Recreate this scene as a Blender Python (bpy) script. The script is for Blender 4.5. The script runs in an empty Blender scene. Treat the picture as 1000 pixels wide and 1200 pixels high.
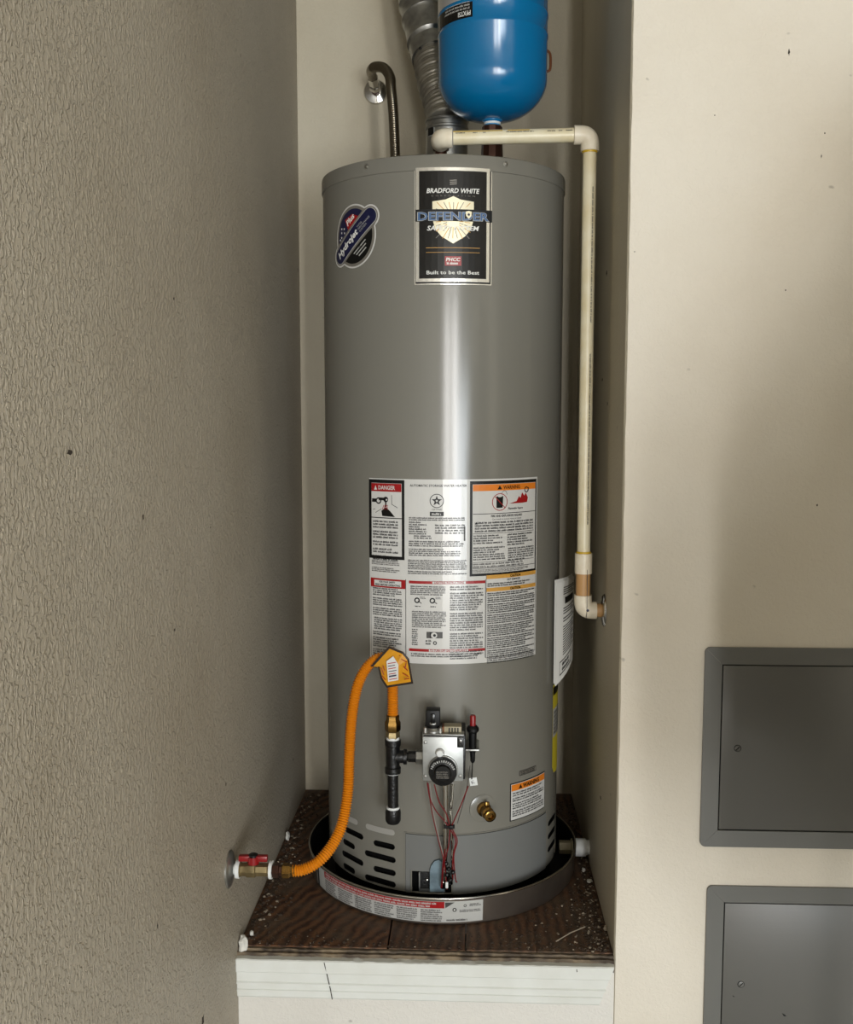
import bpy, bmesh, math, random
from mathutils import Vector, Matrix
from mathutils.geometry import delaunay_2d_cdt

random.seed(7)
SC = bpy.context.scene
COL = SC.collection

# ------------------------------------------------------------------ camera
cam_d = bpy.data.cameras.new('camera')
cam_d.sensor_fit = 'VERTICAL'; cam_d.sensor_height = 24.0
F_PX, PITCH, YAW = 1206.33, -0.1006, 0.0423
cam_d.lens = F_PX / 1200.0 * 24.0
cam_d.clip_start = 0.02
cam = bpy.data.objects.new('camera', cam_d); COL.objects.link(cam)
cam.location = (0, 0, 1.4727)
cam.rotation_euler = (math.pi / 2 + PITCH, 0, YAW)
SC.camera = cam

# ------------------------------------------------------------------ world, light, exposure
w = bpy.data.worlds.new('world'); SC.world = w; w.use_nodes = True
bg = w.node_tree.nodes['Background']
bg.inputs['Color'].default_value = (1.0, 0.93, 0.82, 1); bg.inputs['Strength'].default_value = 0.03

def area(name, loc, target, sx, sy, power, color):
    d = bpy.data.lights.new(name, 'AREA'); d.shape = 'RECTANGLE'; d.size = sx; d.size_y = sy
    d.energy = power; d.color = color
    o = bpy.data.objects.new(name, d); COL.objects.link(o); o.location = loc
    o.rotation_euler = (Vector(target) - Vector(loc)).to_track_quat('-Z', 'Y').to_euler()
    return o
area('doorway_daylight', (1.30, -4.0, 1.15), (0.2, 2.0, 1.05), 0.28, 2.3, 92, (1.0, 0.985, 0.96))
area('doorway_daylight', (0.50, -4.0, 1.15), (0.2, 2.0, 1.05), 0.16, 2.3, 78, (1.0, 0.985, 0.96))
area('garage_opening_daylight', (2.1, -4.0, 0.80), (0.4, 1.9, 1.0), 1.3, 1.6, 105, (0.86, 0.94, 1.0))

vs = SC.view_settings
vs.view_transform = 'Standard'; vs.look = 'None'; vs.gamma = 1.0; vs.use_curve_mapping = False
vs.exposure = 0.0

# ------------------------------------------------------------------ pixel -> world helpers (camera model)
_cp, _sp, _cy, _sy = math.cos(PITCH), math.sin(PITCH), math.cos(YAW), math.sin(YAW)
CAM = Vector(cam.location)
FW = Vector((-_sy * _cp, _cy * _cp, _sp)); RT = Vector((_cy, _sy, 0)); UP = RT.cross(FW)
def ray(x, y): return FW + RT * ((x - 500) / F_PX) - UP * ((y - 600) / F_PX)
def atY(x, y, Y): d = ray(x, y); return CAM + d * (Y / d.y)
def atX(x, y, X): d = ray(x, y); return CAM + d * (X / d.x)
def atZ(x, y, Z): d = ray(x, y); return CAM + d * ((Z - CAM.z) / d.z)
HX, HY, HR = -0.0594, 2.2456, 0.255          # heater axis and radius
def uz(x, y, R=HR):
    d = ray(x, y); ox, oy = -HX, -HY
    a = d.x ** 2 + d.y ** 2; b = 2 * (d.x * ox + d.y * oy); c = ox * ox + oy * oy - R * R
    D = max(b * b - 4 * a * c, 0); t = (-b - math.sqrt(D)) / 2 / a; p = CAM + d * t
    return math.atan2(p.x - HX, -(p.y - HY)) * HR, p.z
def W(u, z, off=0.0, R=HR):
    a = u / HR
    return Vector((HX + (R + off) * math.sin(a), HY - (R + off) * math.cos(a), z))

# room constants
XL, XR, YB, YF, ZP = -0.4387, 0.2737, 2.6695, 1.8495, 0.45

# ------------------------------------------------------------------ materials
def lin(c):
    c = c / 255.0
    return c / 12.92 if c <= 0.04045 else ((c + 0.055) / 1.055) ** 2.4
def rgb(r, g, b): return (lin(r), lin(g), lin(b), 1)
MATS = {}
def mat(name, col, rough=0.5, metal=0.0, spec=0.5, var=0.0, vscale=8.0, var_col=None, bump=0.0, bscale=200.0, coat=0.0, aniso=0.0):
    m = bpy.data.materials.new(name); m.use_nodes = True
    nt = m.node_tree; N, L = nt.nodes, nt.links; b = N['Principled BSDF']
    b.inputs['Base Color'].default_value = col; b.inputs['Roughness'].default_value = rough
    b.inputs['Metallic'].default_value = metal; b.inputs['Specular IOR Level'].default_value = spec
    b.inputs['Coat Weight'].default_value = coat; b.inputs['Coat Roughness'].default_value = 0.15
    tc = N.new('ShaderNodeTexCoord')
    if var > 0:
        n = N.new('ShaderNodeTexNoise'); n.inputs['Scale'].default_value = vscale; n.inputs['Detail'].default_value = 6
        L.new(tc.outputs['Object'], n.inputs['Vector'])
        r = N.new('ShaderNodeMapRange'); r.inputs[1].default_value = 0.38; r.inputs[2].default_value = 0.68
        r.inputs[3].default_value = 0; r.inputs[4].default_value = var
        L.new(n.outputs['Fac'], r.inputs[0])
        mx = N.new('ShaderNodeMix'); mx.data_type = 'RGBA'
        mx.inputs[6].default_value = col
        mx.inputs[7].default_value = var_col or (col[0] * .5, col[1] * .5, col[2] * .5, 1)
        L.new(r.outputs[0], mx.inputs[0]); L.new(mx.outputs[2], b.inputs['Base Color'])
    if bump > 0:
        n2 = N.new('ShaderNodeTexNoise'); n2.inputs['Scale'].default_value = bscale; n2.inputs['Detail'].default_value = 3
        L.new(tc.outputs['Object'], n2.inputs['Vector'])
        bp = N.new('ShaderNodeBump'); bp.inputs['Strength'].default_value = bump; bp.inputs['Distance'].default_value = 0.002
        L.new(n2.outputs['Fac'], bp.inputs['Height']); L.new(bp.outputs['Normal'], b.inputs['Normal'])
    MATS[name] = m
    return m

def wall_mat(name, col, dirt, scale, strength, dist, stretch=(1, 1, 1), dirt_amt=0.35, rough=0.6):
    """painted drywall: orange-peel relief, soft stains, small dark flecks"""
    m = mat(name, col, rough); nt = m.node_tree; N, L = nt.nodes, nt.links; b = N['Principled BSDF']
    tc = N.new('ShaderNodeTexCoord'); mp = N.new('ShaderNodeMapping'); mp.inputs['Scale'].default_value = stretch
    L.new(tc.outputs['Object'], mp.inputs['Vector'])
    n = N.new('ShaderNodeTexNoise'); n.inputs['Scale'].default_value = scale; n.inputs['Detail'].default_value = 2.5
    n.inputs['Distortion'].default_value = 0.6
    L.new(mp.outputs[0], n.inputs['Vector'])
    r = N.new('ShaderNodeMapRange'); r.inputs[1].default_value = 0.44; r.inputs[2].default_value = 0.60
    r.interpolation_type = 'SMOOTHSTEP'
    L.new(n.outputs['Fac'], r.inputs[0])
    bp = N.new('ShaderNodeBump'); bp.inputs['Strength'].default_value = strength; bp.inputs['Distance'].default_value = dist
    L.new(r.outputs[0], bp.inputs['Height']); L.new(bp.outputs['Normal'], b.inputs['Normal'])
    s = N.new('ShaderNodeTexNoise'); s.inputs['Scale'].default_value = 2.2; s.inputs['Detail'].default_value = 7; s.inputs['Roughness'].default_value = 0.6
    L.new(tc.outputs['Object'], s.inputs['Vector'])
    sr = N.new('ShaderNodeMapRange'); sr.inputs[1].default_value = 0.42; sr.inputs[2].default_value = 0.75; sr.inputs[4].default_value = dirt_amt
    L.new(s.outputs['Fac'], sr.inputs[0])
    mx = N.new('ShaderNodeMix'); mx.data_type = 'RGBA'; mx.inputs[6].default_value = col; mx.inputs[7].default_value = dirt
    L.new(sr.outputs[0], mx.inputs[0])
    f = N.new('ShaderNodeTexNoise'); f.inputs['Scale'].default_value = 38; f.inputs['Detail'].default_value = 1
    L.new(tc.outputs['Object'], f.inputs['Vector'])
    fr = N.new('ShaderNodeMapRange'); fr.inputs[1].default_value = 0.80; fr.inputs[2].default_value = 0.86; fr.inputs[4].default_value = 0.7
    L.new(f.outputs['Fac'], fr.inputs[0])
    m2 = N.new('ShaderNodeMix'); m2.data_type = 'RGBA'; m2.inputs[7].default_value = (0.05, 0.04, 0.03, 1)
    L.new(mx.outputs[2], m2.inputs[6]); L.new(fr.outputs[0], m2.inputs[0]); L.new(m2.outputs[2], b.inputs['Base Color'])
    return m

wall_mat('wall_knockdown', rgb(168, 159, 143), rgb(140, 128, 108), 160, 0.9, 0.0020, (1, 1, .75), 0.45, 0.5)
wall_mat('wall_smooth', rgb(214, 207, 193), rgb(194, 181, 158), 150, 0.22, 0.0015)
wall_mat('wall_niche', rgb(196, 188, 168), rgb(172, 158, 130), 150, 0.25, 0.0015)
wall_mat('wall_under', rgb(212, 209, 202), rgb(184, 178, 166), 150, 0.25, 0.0015)
mat('concrete', rgb(168, 168, 164), 0.8, var=.3, vscale=5, bump=.3, bscale=60)
mat('ceiling_paint', rgb(190, 184, 170), 0.8)
mat('trim_white', rgb(214, 216, 211), 0.4, var=.3, vscale=14, var_col=rgb(188, 186, 174), bump=.15, bscale=60)
mat('crack_dark', rgb(48, 40, 30), 0.9)
mat('jacket_grey', rgb(118, 116, 108), 0.19, spec=.5, bump=.03, bscale=500)
mat('jacket_grey_door', rgb(110, 111, 109), 0.25, spec=.5)
mat('panel_grey', rgb(94, 93, 89), 0.36, spec=.5, bump=.05, bscale=400)
mat('panel_grey_frame', rgb(102, 102, 98), 0.36, spec=.5)
mat('black', rgb(8, 8, 8), 0.5, spec=.3)
mat('black_void', rgb(6, 6, 6), 0.9, spec=.1)
mat('black_iron', rgb(11, 11, 12), 0.35, spec=.45, bump=.5, bscale=180)
mat('black_gloss', rgb(8, 8, 9), 0.2, spec=.4)
mat('steel', rgb(190, 190, 186), 0.32, 1.0, var=.4, vscale=30)
mat('cast_face', rgb(172, 174, 172), 0.42, 0.75, var=.35, vscale=60, var_col=rgb(120, 122, 120))
mat('chrome', rgb(205, 203, 198), 0.1, 1.0)
mat('galvanised', rgb(172, 172, 168), 0.36, .95, var=.6, vscale=40, var_col=rgb(110, 110, 108), bump=.15, bscale=60)
mat('duct_foil', rgb(176, 172, 162), 0.42, .9, var=.5, vscale=30, var_col=rgb(110, 106, 98), bump=.3, bscale=90)
mat('pan_metal', rgb(132, 122, 112), 0.42, .9, var=.5, vscale=10, var_col=rgb(96, 86, 78))
mat('pan_rim', rgb(200, 196, 188), 0.22, 1.0)
mat('flex_steel', rgb(128, 120, 106), 0.24, 1.0)
mat('brass', rgb(150, 116, 62), 0.25, 1.0, var=.5, vscale=60, var_col=rgb(80, 60, 34))
mat('brass_dull', rgb(150, 134, 98), 0.4, 0.8, var=.5, vscale=50, var_col=rgb(92, 80, 56))
mat('bronze_dark', rgb(74, 48, 38), 0.3, 0.7, var=.4, vscale=40)
mat('copper_red', rgb(96, 36, 26), 0.35, 0.4)
mat('rust', rgb(120, 70, 36), 0.6, 0.2, var=.5, vscale=50)
mat('orange_hose', rgb(204, 122, 14), 0.38, spec=.4, coat=.1)
mat('tag_yellow', rgb(206, 142, 14), 0.4, var=.3, vscale=40)
mat('tag_border', rgb(34, 22, 14), 0.5)
mat('tag_red', rgb(150, 52, 20), 0.5)
mat('white_print', rgb(225, 225, 220), 0.4)
mat('label_white', rgb(200, 199, 195), 0.2, spec=.5)
mat('label_grey', rgb(176, 176, 172), 0.4)
mat('ink', rgb(10, 10, 10), 0.4, spec=.35)
mat('ink_soft', rgb(62, 60, 58), 0.45)
mat('ink_red', rgb(150, 14, 18), 0.35)
mat('ink_orange', rgb(214, 120, 30), 0.4)
mat('ink_ochre', rgb(196, 146, 66), 0.4)
mat('ink_blue', rgb(66, 98, 140), 0.35)
mat('ink_navy', rgb(16, 20, 58), 0.3)
mat('ink_gold', rgb(226, 218, 188), 0.3, .3)
mat('plaque_black', rgb(16, 15, 13), 0.25, spec=.35)
mat('plaque_silver', rgb(222, 220, 212), 0.22, .8)
mat('grey_print', rgb(112, 108, 100), 0.4)
mat('red_plastic', rgb(128, 12, 16), 0.35)
mat('wire_red', rgb(104, 12, 18), 0.4)
mat('wire_white', rgb(140, 132, 126), 0.4)
mat('tank_blue', rgb(0, 104, 156), 0.2, spec=.5, coat=.2)
mat('tank_stain', rgb(70, 150, 200), 0.5)
mat('tank_foil', rgb(196, 196, 196), 0.3, .6)
mat('pvc', rgb(226, 218, 190), 0.35, var=.5, vscale=25, var_col=rgb(206, 188, 140))
mat('pvc_fitting', rgb(232, 224, 204), 0.4, var=.4, vscale=40, var_col=rgb(204, 184, 150))
mat('pvc_white', rgb(238, 242, 244), 0.4, var=.3, vscale=60, var_col=rgb(190, 190, 186))
mat('primer_yellow', rgb(204, 168, 40), 0.4)
mat('cpvc_tan', rgb(188, 146, 96), 0.5)
mat('teflon', rgb(214, 216, 214), 0.6)
mat('shield_blue', rgb(116, 136, 146), 0.4, .3, var=.6, vscale=40, var_col=rgb(50, 62, 70))
mat('paper', rgb(222, 222, 218), 0.5)
mat('sticker_yellow', rgb(206, 190, 44), 0.45)
mat('plaster', rgb(206, 204, 196), 0.85, bump=.6, bscale=150)
mat('grit', rgb(70, 56, 44), 0.9, var=.6, vscale=90)
mat('grit_light', rgb(150, 138, 120), 0.9)
mat('connector_tan', rgb(150, 140, 112), 0.5)
mat('putty', rgb(150, 148, 142), 0.6)

def wood_mat(name, col, dark, wave_scale, rot, distort, dusty):
    m = mat(name, col, 0.7); nt = m.node_tree; N, L = nt.nodes, nt.links; b = N['Principled BSDF']
    tc = N.new('ShaderNodeTexCoord'); mp = N.new('ShaderNodeMapping'); mp.inputs['Rotation'].default_value = (0, 0, rot)
    L.new(tc.outputs['Object'], mp.inputs['Vector'])
    wv = N.new('ShaderNodeTexWave'); wv.inputs['Scale'].default_value = wave_scale; wv.inputs['Distortion'].default_value = distort
    wv.inputs['Detail'].default_value = 3; wv.inputs['Detail Scale'].default_value = 1.5
    L.new(mp.outputs[0], wv.inputs['Vector'])
    mx = N.new('ShaderNodeMix'); mx.data_type = 'RGBA'; mx.inputs[6].default_value = dark; mx.inputs[7].default_value = col
    L.new(wv.outputs['Fac'], mx.inputs[0])
    n = N.new('ShaderNodeTexNoise'); n.inputs['Scale'].default_value = 11; n.inputs['Detail'].default_value = 9; n.inputs['Roughness'].default_value = 0.7
    L.new(tc.outputs['Object'], n.inputs['Vector'])
    r = N.new('ShaderNodeMapRange'); r.inputs[1].default_value = 0.52 - dusty * .2; r.inputs[2].default_value = 0.66; r.inputs[4].default_value = 0.85
    L.new(n.outputs['Fac'], r.inputs[0])
    m2 = N.new('ShaderNodeMix'); m2.data_type = 'RGBA'; m2.inputs[7].default_value = rgb(92, 80, 66)
    L.new(mx.outputs[2], m2.inputs[6]); L.new(r.outputs[0], m2.inputs[0]); L.new(m2.outputs[2], b.inputs['Base Color'])
    bp = N.new('ShaderNodeBump'); bp.inputs['Strength'].default_value = 0.5; bp.inputs['Distance'].default_value = 0.003
    n3 = N.new('ShaderNodeTexNoise'); n3.inputs['Scale'].default_value = 120; n3.inputs['Detail'].default_value = 4
    L.new(tc.outputs['Object'], n3.inputs['Vector']); L.new(n3.outputs['Fac'], bp.inputs['Height']); L.new(bp.outputs['Normal'], b.inputs['Normal'])
    return m
wood_mat('wood_a', rgb(112, 76, 50), rgb(56, 34, 20), 13, 0.42, 5, .3)
wood_mat('wood_b', rgb(98, 66, 44), rgb(50, 30, 20), 17, 0.1, 4, .5)
wood_mat('wood_c', rgb(112, 76, 52), rgb(58, 34, 22), 16, 0.0, 4, .9)
wood_mat('wood_edge', rgb(128, 112, 88), rgb(50, 38, 26), 9, 1.57, 14, .8)

# ------------------------------------------------------------------ mesh builder
class MB:
    def __init__(s): s.v = []; s.f = []; s.m = []; s.mats = []
    def mi(s, name):
        if name not in s.mats: s.mats.append(name)
        return s.mats.index(name)
    def add(s, verts, faces, m):
        o = len(s.v); k = s.mi(m); s.v += [tuple(v) for v in verts]
        for f in faces: s.f.append(tuple(i + o for i in f)); s.m.append(k)
    def bm(s, b, m, M=None):
        b.verts.ensure_lookup_table(); b.verts.index_update()
        s.add([(M @ v.co if M else v.co.copy()) for v in b.verts], [[v.index for v in f.verts] for f in b.faces], m); b.free()
    def box(s, a, b, m, bev=0.0, M=None, seg=2):
        x = bmesh.new(); bmesh.ops.create_cube(x, size=1)
        a, b = Vector(a), Vector(b); c = (a + b) / 2; d = b - a
        for v in x.verts: v.co = Vector((v.co.x * abs(d.x), v.co.y * abs(d.y), v.co.z * abs(d.z))) + c
        if bev > 0: bmesh.ops.bevel(x, geom=x.edges[:], offset=bev, segments=seg, affect='EDGES', profile=.5)
        s.bm(x, m, M)
    def lathe(s, prof, m, M=None, seg=48, close=True):
        """prof: (r, z) list along local Z"""
        M = M or Matrix(); vs, fs = [], []; n = len(prof)
        for r, z in prof:
            for k in range(seg):
                a = 2 * math.pi * k / seg; vs.append(M @ Vector((r * math.cos(a), r * math.sin(a), z)))
        for i in range(n - 1):
            for k in range(seg):
                k2 = (k + 1) % seg; fs.append((i * seg + k, i * seg + k2, (i + 1) * seg + k2, (i + 1) * seg + k))
        if close:
            if prof[0][0] > 1e-5: fs.append(tuple(range(seg))[::-1])
            if prof[-1][0] > 1e-5: fs.append(tuple((n - 1) * seg + k for k in range(seg)))
        s.add(vs, fs, m)
    def tube(s, path, r, m, seg=10, cap=True, radii=None):
        P = [Vector(p) for p in path]; n = len(P); vs, fs = [], []
        T = [(P[min(i + 1, n - 1)] - P[max(i - 1, 0)]).normalized() for i in range(n)]
        up = Vector((0, 0, 1)) if abs(T[0].z) < .9 else Vector((0, 1, 0))
        nrm = (up - T[0] * up.dot(T[0])).normalized()
        for i in range(n):
            nrm = (nrm - T[i] * nrm.dot(T[i])).normalized(); bn = T[i].cross(nrm)
            rr = radii[i] if radii else r
            for k in range(seg):
                a = 2 * math.pi * k / seg; vs.append(P[i] + (nrm * math.cos(a) + bn * math.sin(a)) * rr)
        for i in range(n - 1):
            for k in range(seg):
                k2 = (k + 1) % seg; fs.append((i * seg + k, (i + 1) * seg + k, (i + 1) * seg + k2, i * seg + k2))
        if cap: fs.append(tuple(range(seg))); fs.append(tuple((n - 1) * seg + k for k in range(seg))[::-1])
        s.add(vs, fs, m)
    def prism(s, poly, depth, m, M):
        """poly in local XY, extruded along +Z"""
        n = len(poly)
        vs = [M @ Vector((x, y, 0)) for x, y in poly] + [M @ Vector((x, y, depth)) for x, y in poly]
        fs = [tuple(range(n))[::-1], tuple(range(n, 2 * n))] + [(i, (i + 1) % n, n + (i + 1) % n, n + i) for i in range(n)]
        s.add(vs, fs, m)
    def build(s, name, parent=None, label=None, smooth=True, ang=35, kind=None, recalc=True):
        me = bpy.data.meshes.new(name); me.from_pydata(s.v, [], s.f)
        for k in s.mats: me.materials.append(MATS[k])
        me.polygons.foreach_set('material_index', s.m)
        if recalc:
            b = bmesh.new(); b.from_mesh(me); bmesh.ops.recalc_face_normals(b, faces=b.faces[:]); b.to_mesh(me); b.free()
        if smooth:
            me.polygons.foreach_set('use_smooth', [True] * len(me.polygons)); me.set_sharp_from_angle(angle=math.radians(ang))
        me.update(); o = bpy.data.objects.new(name, me); COL.objects.link(o)
        if parent:
            o.parent = parent; pw = parent
            off = Vector((0, 0, 0))
            while pw: off += Vector(pw.location); pw = pw.parent
            o.location = -off
        if label: o['label'] = label
        if kind: o['kind'] = kind
        return o

def thing(name, label, cat, loc=(0, 0, 0), group=None):
    o = bpy.data.objects.new(name, None); COL.objects.link(o); o.location = loc; o.empty_display_size = .05
    o['label'] = label; o['category'] = cat
    if group: o['group'] = group
    return o
def tag(o, label, cat, group=None):
    o['label'] = label; o['category'] = cat
    if group: o['group'] = group
    return o
def struct(mb, name, label, parent=None, **k):
    o = mb.build(name, parent, **k)
    if not parent: o['kind'] = 'structure'
    o['label'] = label
    return o
def axis(p, d, roll_up=Vector((0, 0, 1))):
    """matrix with local Z along d at p"""
    z = Vector(d).normalized(); u = roll_up if abs(z.dot(roll_up)) < .95 else Vector((0, 1, 0))
    x = u.cross(z).normalized(); y = z.cross(x)
    return Matrix(((x.x, y.x, z.x, p[0]), (x.y, y.y, z.y, p[1]), (x.z, y.z, z.z, p[2]), (0, 0, 0, 1)))
def circ(p, r, n=24): return [(p[0] + r * math.cos(2 * math.pi * k / n), p[1] + r * math.sin(2 * math.pi * k / n)) for k in range(n)]
def spline(pts, n=8):
    P = [Vector(p) for p in pts]; P = [P[0] * 2 - P[1]] + P + [P[-1] * 2 - P[-2]]; out = []
    for i in range(1, len(P) - 2):
        a, b, c, d = P[i - 1:i + 3]
        for k in range(n):
            t = k / n
            out.append(.5 * ((2 * b) + (c - a) * t + (2 * a - 5 * b + 4 * c - d) * t * t + (-a + 3 * b - 3 * c + d) * t ** 3))
    out.append(P[-2]); return out
def resample(path, step):
    out = [path[0]]; acc = 0
    for a, b in zip(path, path[1:]):
        L = (b - a).length; d = step - acc
        while d <= L: out.append(a.lerp(b, d / L)); d += step
        acc = (acc + L) % step if L > 0 else acc
    return out

def in_poly(x, y, P):
    c = False; j = len(P) - 1
    for i in range(len(P)):
        if (P[i][1] > y) != (P[j][1] > y) and x < (P[j][0] - P[i][0]) * (y - P[i][1]) / (P[j][1] - P[i][1]) + P[i][0]: c = not c
        j = i
    return c
def tri_fill(poly, step):
    P = []
    for i in range(len(poly)):
        a, b = Vector(poly[i]), Vector(poly[(i + 1) % len(poly)]); n = max(1, int(abs(b.x - a.x) / step) + 1)
        for k in range(n): P.append(a.lerp(b, k / n))
    x0, x1 = min(p.x for p in P), max(p.x for p in P); y0, y1 = min(p.y for p in P), max(p.y for p in P)
    V = list(P); E_ = [(i, (i + 1) % len(P)) for i in range(len(P))]; T = [(p.x, p.y) for p in P]
    nx, ny = int((x1 - x0) / step), max(2, int((y1 - y0) / .012))
    for i in range(1, nx):
        for j in range(1, ny):
            q = (x0 + (x1 - x0) * i / nx + 1e-5, y0 + (y1 - y0) * j / ny + 1.3e-5)
            if in_poly(q[0], q[1], T): V.append(Vector(q))
    r = delaunay_2d_cdt(V, E_, [], 0, 1e-7); F = []
    for f in r[2]:
        c = sum((r[0][i] for i in f), Vector((0, 0))) / len(f)
        if in_poly(c.x, c.y, T): F.append(tuple(f))
    return r[0], F

# flat print: everything is drawn in (a, b) coordinates and mapped by fn(a, b, height)
class Print:
    def __init__(s, mb, fn): s.mb = mb; s.fn = fn
    def rect(s, a0, a1, b0, b1, m, h, step=.012):
        n = max(1, int(abs(a1 - a0) / step + .5)); vs = []
        for i in range(n + 1):
            a = a0 + (a1 - a0) * i / n; vs += [s.fn(a, b0, h), s.fn(a, b1, h)]
        s.mb.add(vs, [(2 * i, 2 * i + 2, 2 * i + 3, 2 * i + 1) for i in range(n)], m)
    def slab(s, a0, a1, b0, b1, m, h, h0=0.0):
        """rect with edges down to h0: a label with thickness"""
        s.rect(a0, a1, b0, b1, m, h); n = max(1, int(abs(a1 - a0) / .012 + .5))
        for b in (b0, b1):
            vs = []
            for i in range(n + 1):
                a = a0 + (a1 - a0) * i / n; vs += [s.fn(a, b, h), s.fn(a, b, h0)]
            s.mb.add(vs, [(2 * i, 2 * i + 2, 2 * i + 3, 2 * i + 1) for i in range(n)], m)
        for a in (a0, a1): s.mb.add([s.fn(a, b0, h), s.fn(a, b1, h), s.fn(a, b1, h0), s.fn(a, b0, h0)], [(0, 1, 2, 3)], m)
    def frame(s, a0, a1, b0, b1, t, m, h):
        s.rect(a0, a1, b0, b0 + t, m, h); s.rect(a0, a1, b1 - t, b1, m, h)
        s.rect(a0, a0 + t, b0, b1, m, h); s.rect(a1 - t, a1, b0, b1, m, h)
    def poly(s, pts, m, h, sub=True):
        pts = [(p[0], p[1]) for p in pts]
        r = tri_fill(pts, .006)
        s.mb.add([s.fn(v.x, v.y, h) for v in r[0]], r[1], m)
    def line(s, p, q, t, m, h):
        p, q = Vector(p), Vector(q); d = (q - p).normalized(); n = Vector((-d.y, d.x)) * t / 2
        c = [p + n, p - n, q - n, q + n]; s.mb.add([s.fn(x.x, x.y, h) for x in c], [(0, 1, 2, 3)], m)
    def disc(s, c, r, m, h, n=20): s.mb.add([s.fn(x, y, h) for x, y in circ(c, r, n)], [tuple(range(n))], m)
    def ring(s, c, r, t, m, h, n=28):
        o, i = circ(c, r, n), circ(c, r - t, n)
        s.mb.add([s.fn(x, y, h) for x, y in o + i], [(k, (k + 1) % n, n + (k + 1) % n, n + k) for k in range(n)], m)
    def star(s, c, r, m, h):
        pts = []
        for k in range(10):
            a = math.pi / 2 + k * math.pi / 5; q = r if k % 2 == 0 else r * .42
            pts.append((c[0] + q * math.cos(a), c[1] + q * math.sin(a)))
        s.poly(pts, m, h)
    def fine(s, a0, a1, b0, b1, lines, m, h, dense=.8, rag=.25, rng=None):
        """unreadable small print: rows of letter strokes grouped in words"""
        rng = rng or random; pitch = (b1 - b0) / lines; xh = pitch * .58; cw = xh * .62
        sg = 1 if a1 > a0 else -1
        for i in range(lines):
            b = b1 - pitch * (i + .85); end = a0 + (a1 - a0) * (1 - (rng.random() * rag if rng.random() < .5 else 0)); a = a0
            vs, fs = [], []
            while (end - a) * sg > cw:
                for _ in range(rng.randint(2, 9)):
                    if (end - a) * sg < cw: break
                    t = cw * .36; hh = xh * (1.35 if rng.random() < .25 else 1)
                    for (x0, x1, y0, y1) in ((0, t, 0, hh), (cw * .5, cw * .5 + t, 0, xh if rng.random() < .6 else xh * .5), (0, cw * .75, xh * .8, xh) if rng.random() < .6 else (0, cw * .75, 0, xh * .22)):
                        o = len(vs); vs += [s.fn(a + sg * x0, b + y0, h), s.fn(a + sg * x1, b + y0, h), s.fn(a + sg * x1, b + y1, h), s.fn(a + sg * x0, b + y1, h)]
                        fs.append((o, o + 1, o + 2, o + 3))
                    a += sg * cw
                a += sg * cw * (1.2 - dense * .5)
            if fs: s.mb.add(vs, fs, m)
    def text(s, txt, a, b, height, m, h, width=None, align='C', bold=0.0, shear=0.0, rot=0.0):
        """readable lettering; (a, b) is the baseline centre / left / right"""
        cu = bpy.data.curves.new('t', 'FONT'); cu.body = txt; cu.size = 1; cu.resolution_u = 2; cu.offset = bold; cu.shear = shear
        ob = bpy.data.objects.new('t', cu); COL.objects.link(ob)
        dg = bpy.context.evaluated_depsgraph_get(); me = ob.evaluated_get(dg).to_mesh()
        vs = [v.co.copy() for v in me.vertices]; fs = [tuple(p.vertices) for p in me.polygons]
        bpy.data.objects.remove(ob); bpy.data.curves.remove(cu)
        if not vs: return
        x0, x1 = min(v.x for v in vs), max(v.x for v in vs)
        k = height / .70; kx = k if width is None else width / (x1 - x0)
        shift = {'C': (x0 + x1) / 2, 'L': x0, 'R': x1}[align]; c, sn = math.cos(rot), math.sin(rot)
        out = []
        for v in vs:
            x, y = (v.x - shift) * kx, v.y * k; out.append(s.fn(a + x * c - y * sn, b + x * sn + y * c, h))
        s.mb.add(out, fs, m)

# ================================================================== THE SETTING
def plane_box(name, a, b, m, label, parent=None):
    mb = MB(); mb.box(a, b, m); return struct(mb, name, label, parent, smooth=False)
plane_box('floor', (XL - .1, -4.6, -.1), (3.2, YB + .1, 0), 'concrete', 'grey concrete garage floor below the picture')
plane_box('ceiling', (XL - .1, -4.6, 2.7), (3.2, YB + .1, 2.8), 'ceiling_paint', 'plain painted ceiling above the picture')
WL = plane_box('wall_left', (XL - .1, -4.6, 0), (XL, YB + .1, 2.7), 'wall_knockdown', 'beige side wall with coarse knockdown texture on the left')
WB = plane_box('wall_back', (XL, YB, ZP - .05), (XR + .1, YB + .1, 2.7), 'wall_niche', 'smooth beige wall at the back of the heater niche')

def ragged_corner():
    """facing wall right of the niche with its return into the niche; one solid with a softly chipped corner"""
    mb = MB(); rng = random.Random(3)
    zs = [0, ZP - .01] + [ZP + (2.7 - ZP) * i / 60 for i in range(61)]
    pr = []
    for z in zs:
        j = rng.uniform(0, .0016) if z > ZP else .001
        pr.append([(XR, YB, z), (XR, YF + .004 + j, z), (XR + .002 + j, YF, z), (3.2, YF, z)])
    vs = [p for r in pr for p in r]; fs_n, fs_f = [], []
    for i in range(len(zs) - 1):
        o = i * 4
        fs_n.append((o, o + 1, o + 5, o + 4)); fs_n.append((o + 1, o + 2, o + 6, o + 5)); fs_f.append((o + 2, o + 3, o + 7, o + 6))
    return mb, vs, fs_n, fs_f
mb, vs_, fn_, ff_ = ragged_corner()
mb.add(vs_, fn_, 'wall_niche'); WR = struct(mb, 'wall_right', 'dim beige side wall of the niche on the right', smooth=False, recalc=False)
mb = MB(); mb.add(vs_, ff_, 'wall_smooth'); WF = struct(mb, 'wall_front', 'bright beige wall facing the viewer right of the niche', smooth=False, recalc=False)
plane_box('wall_lower', (XL, YF, 0), (XR + .001, YF + .1, ZP - .03), 'wall_under', 'pale wall below the white trim under the niche')
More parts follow.
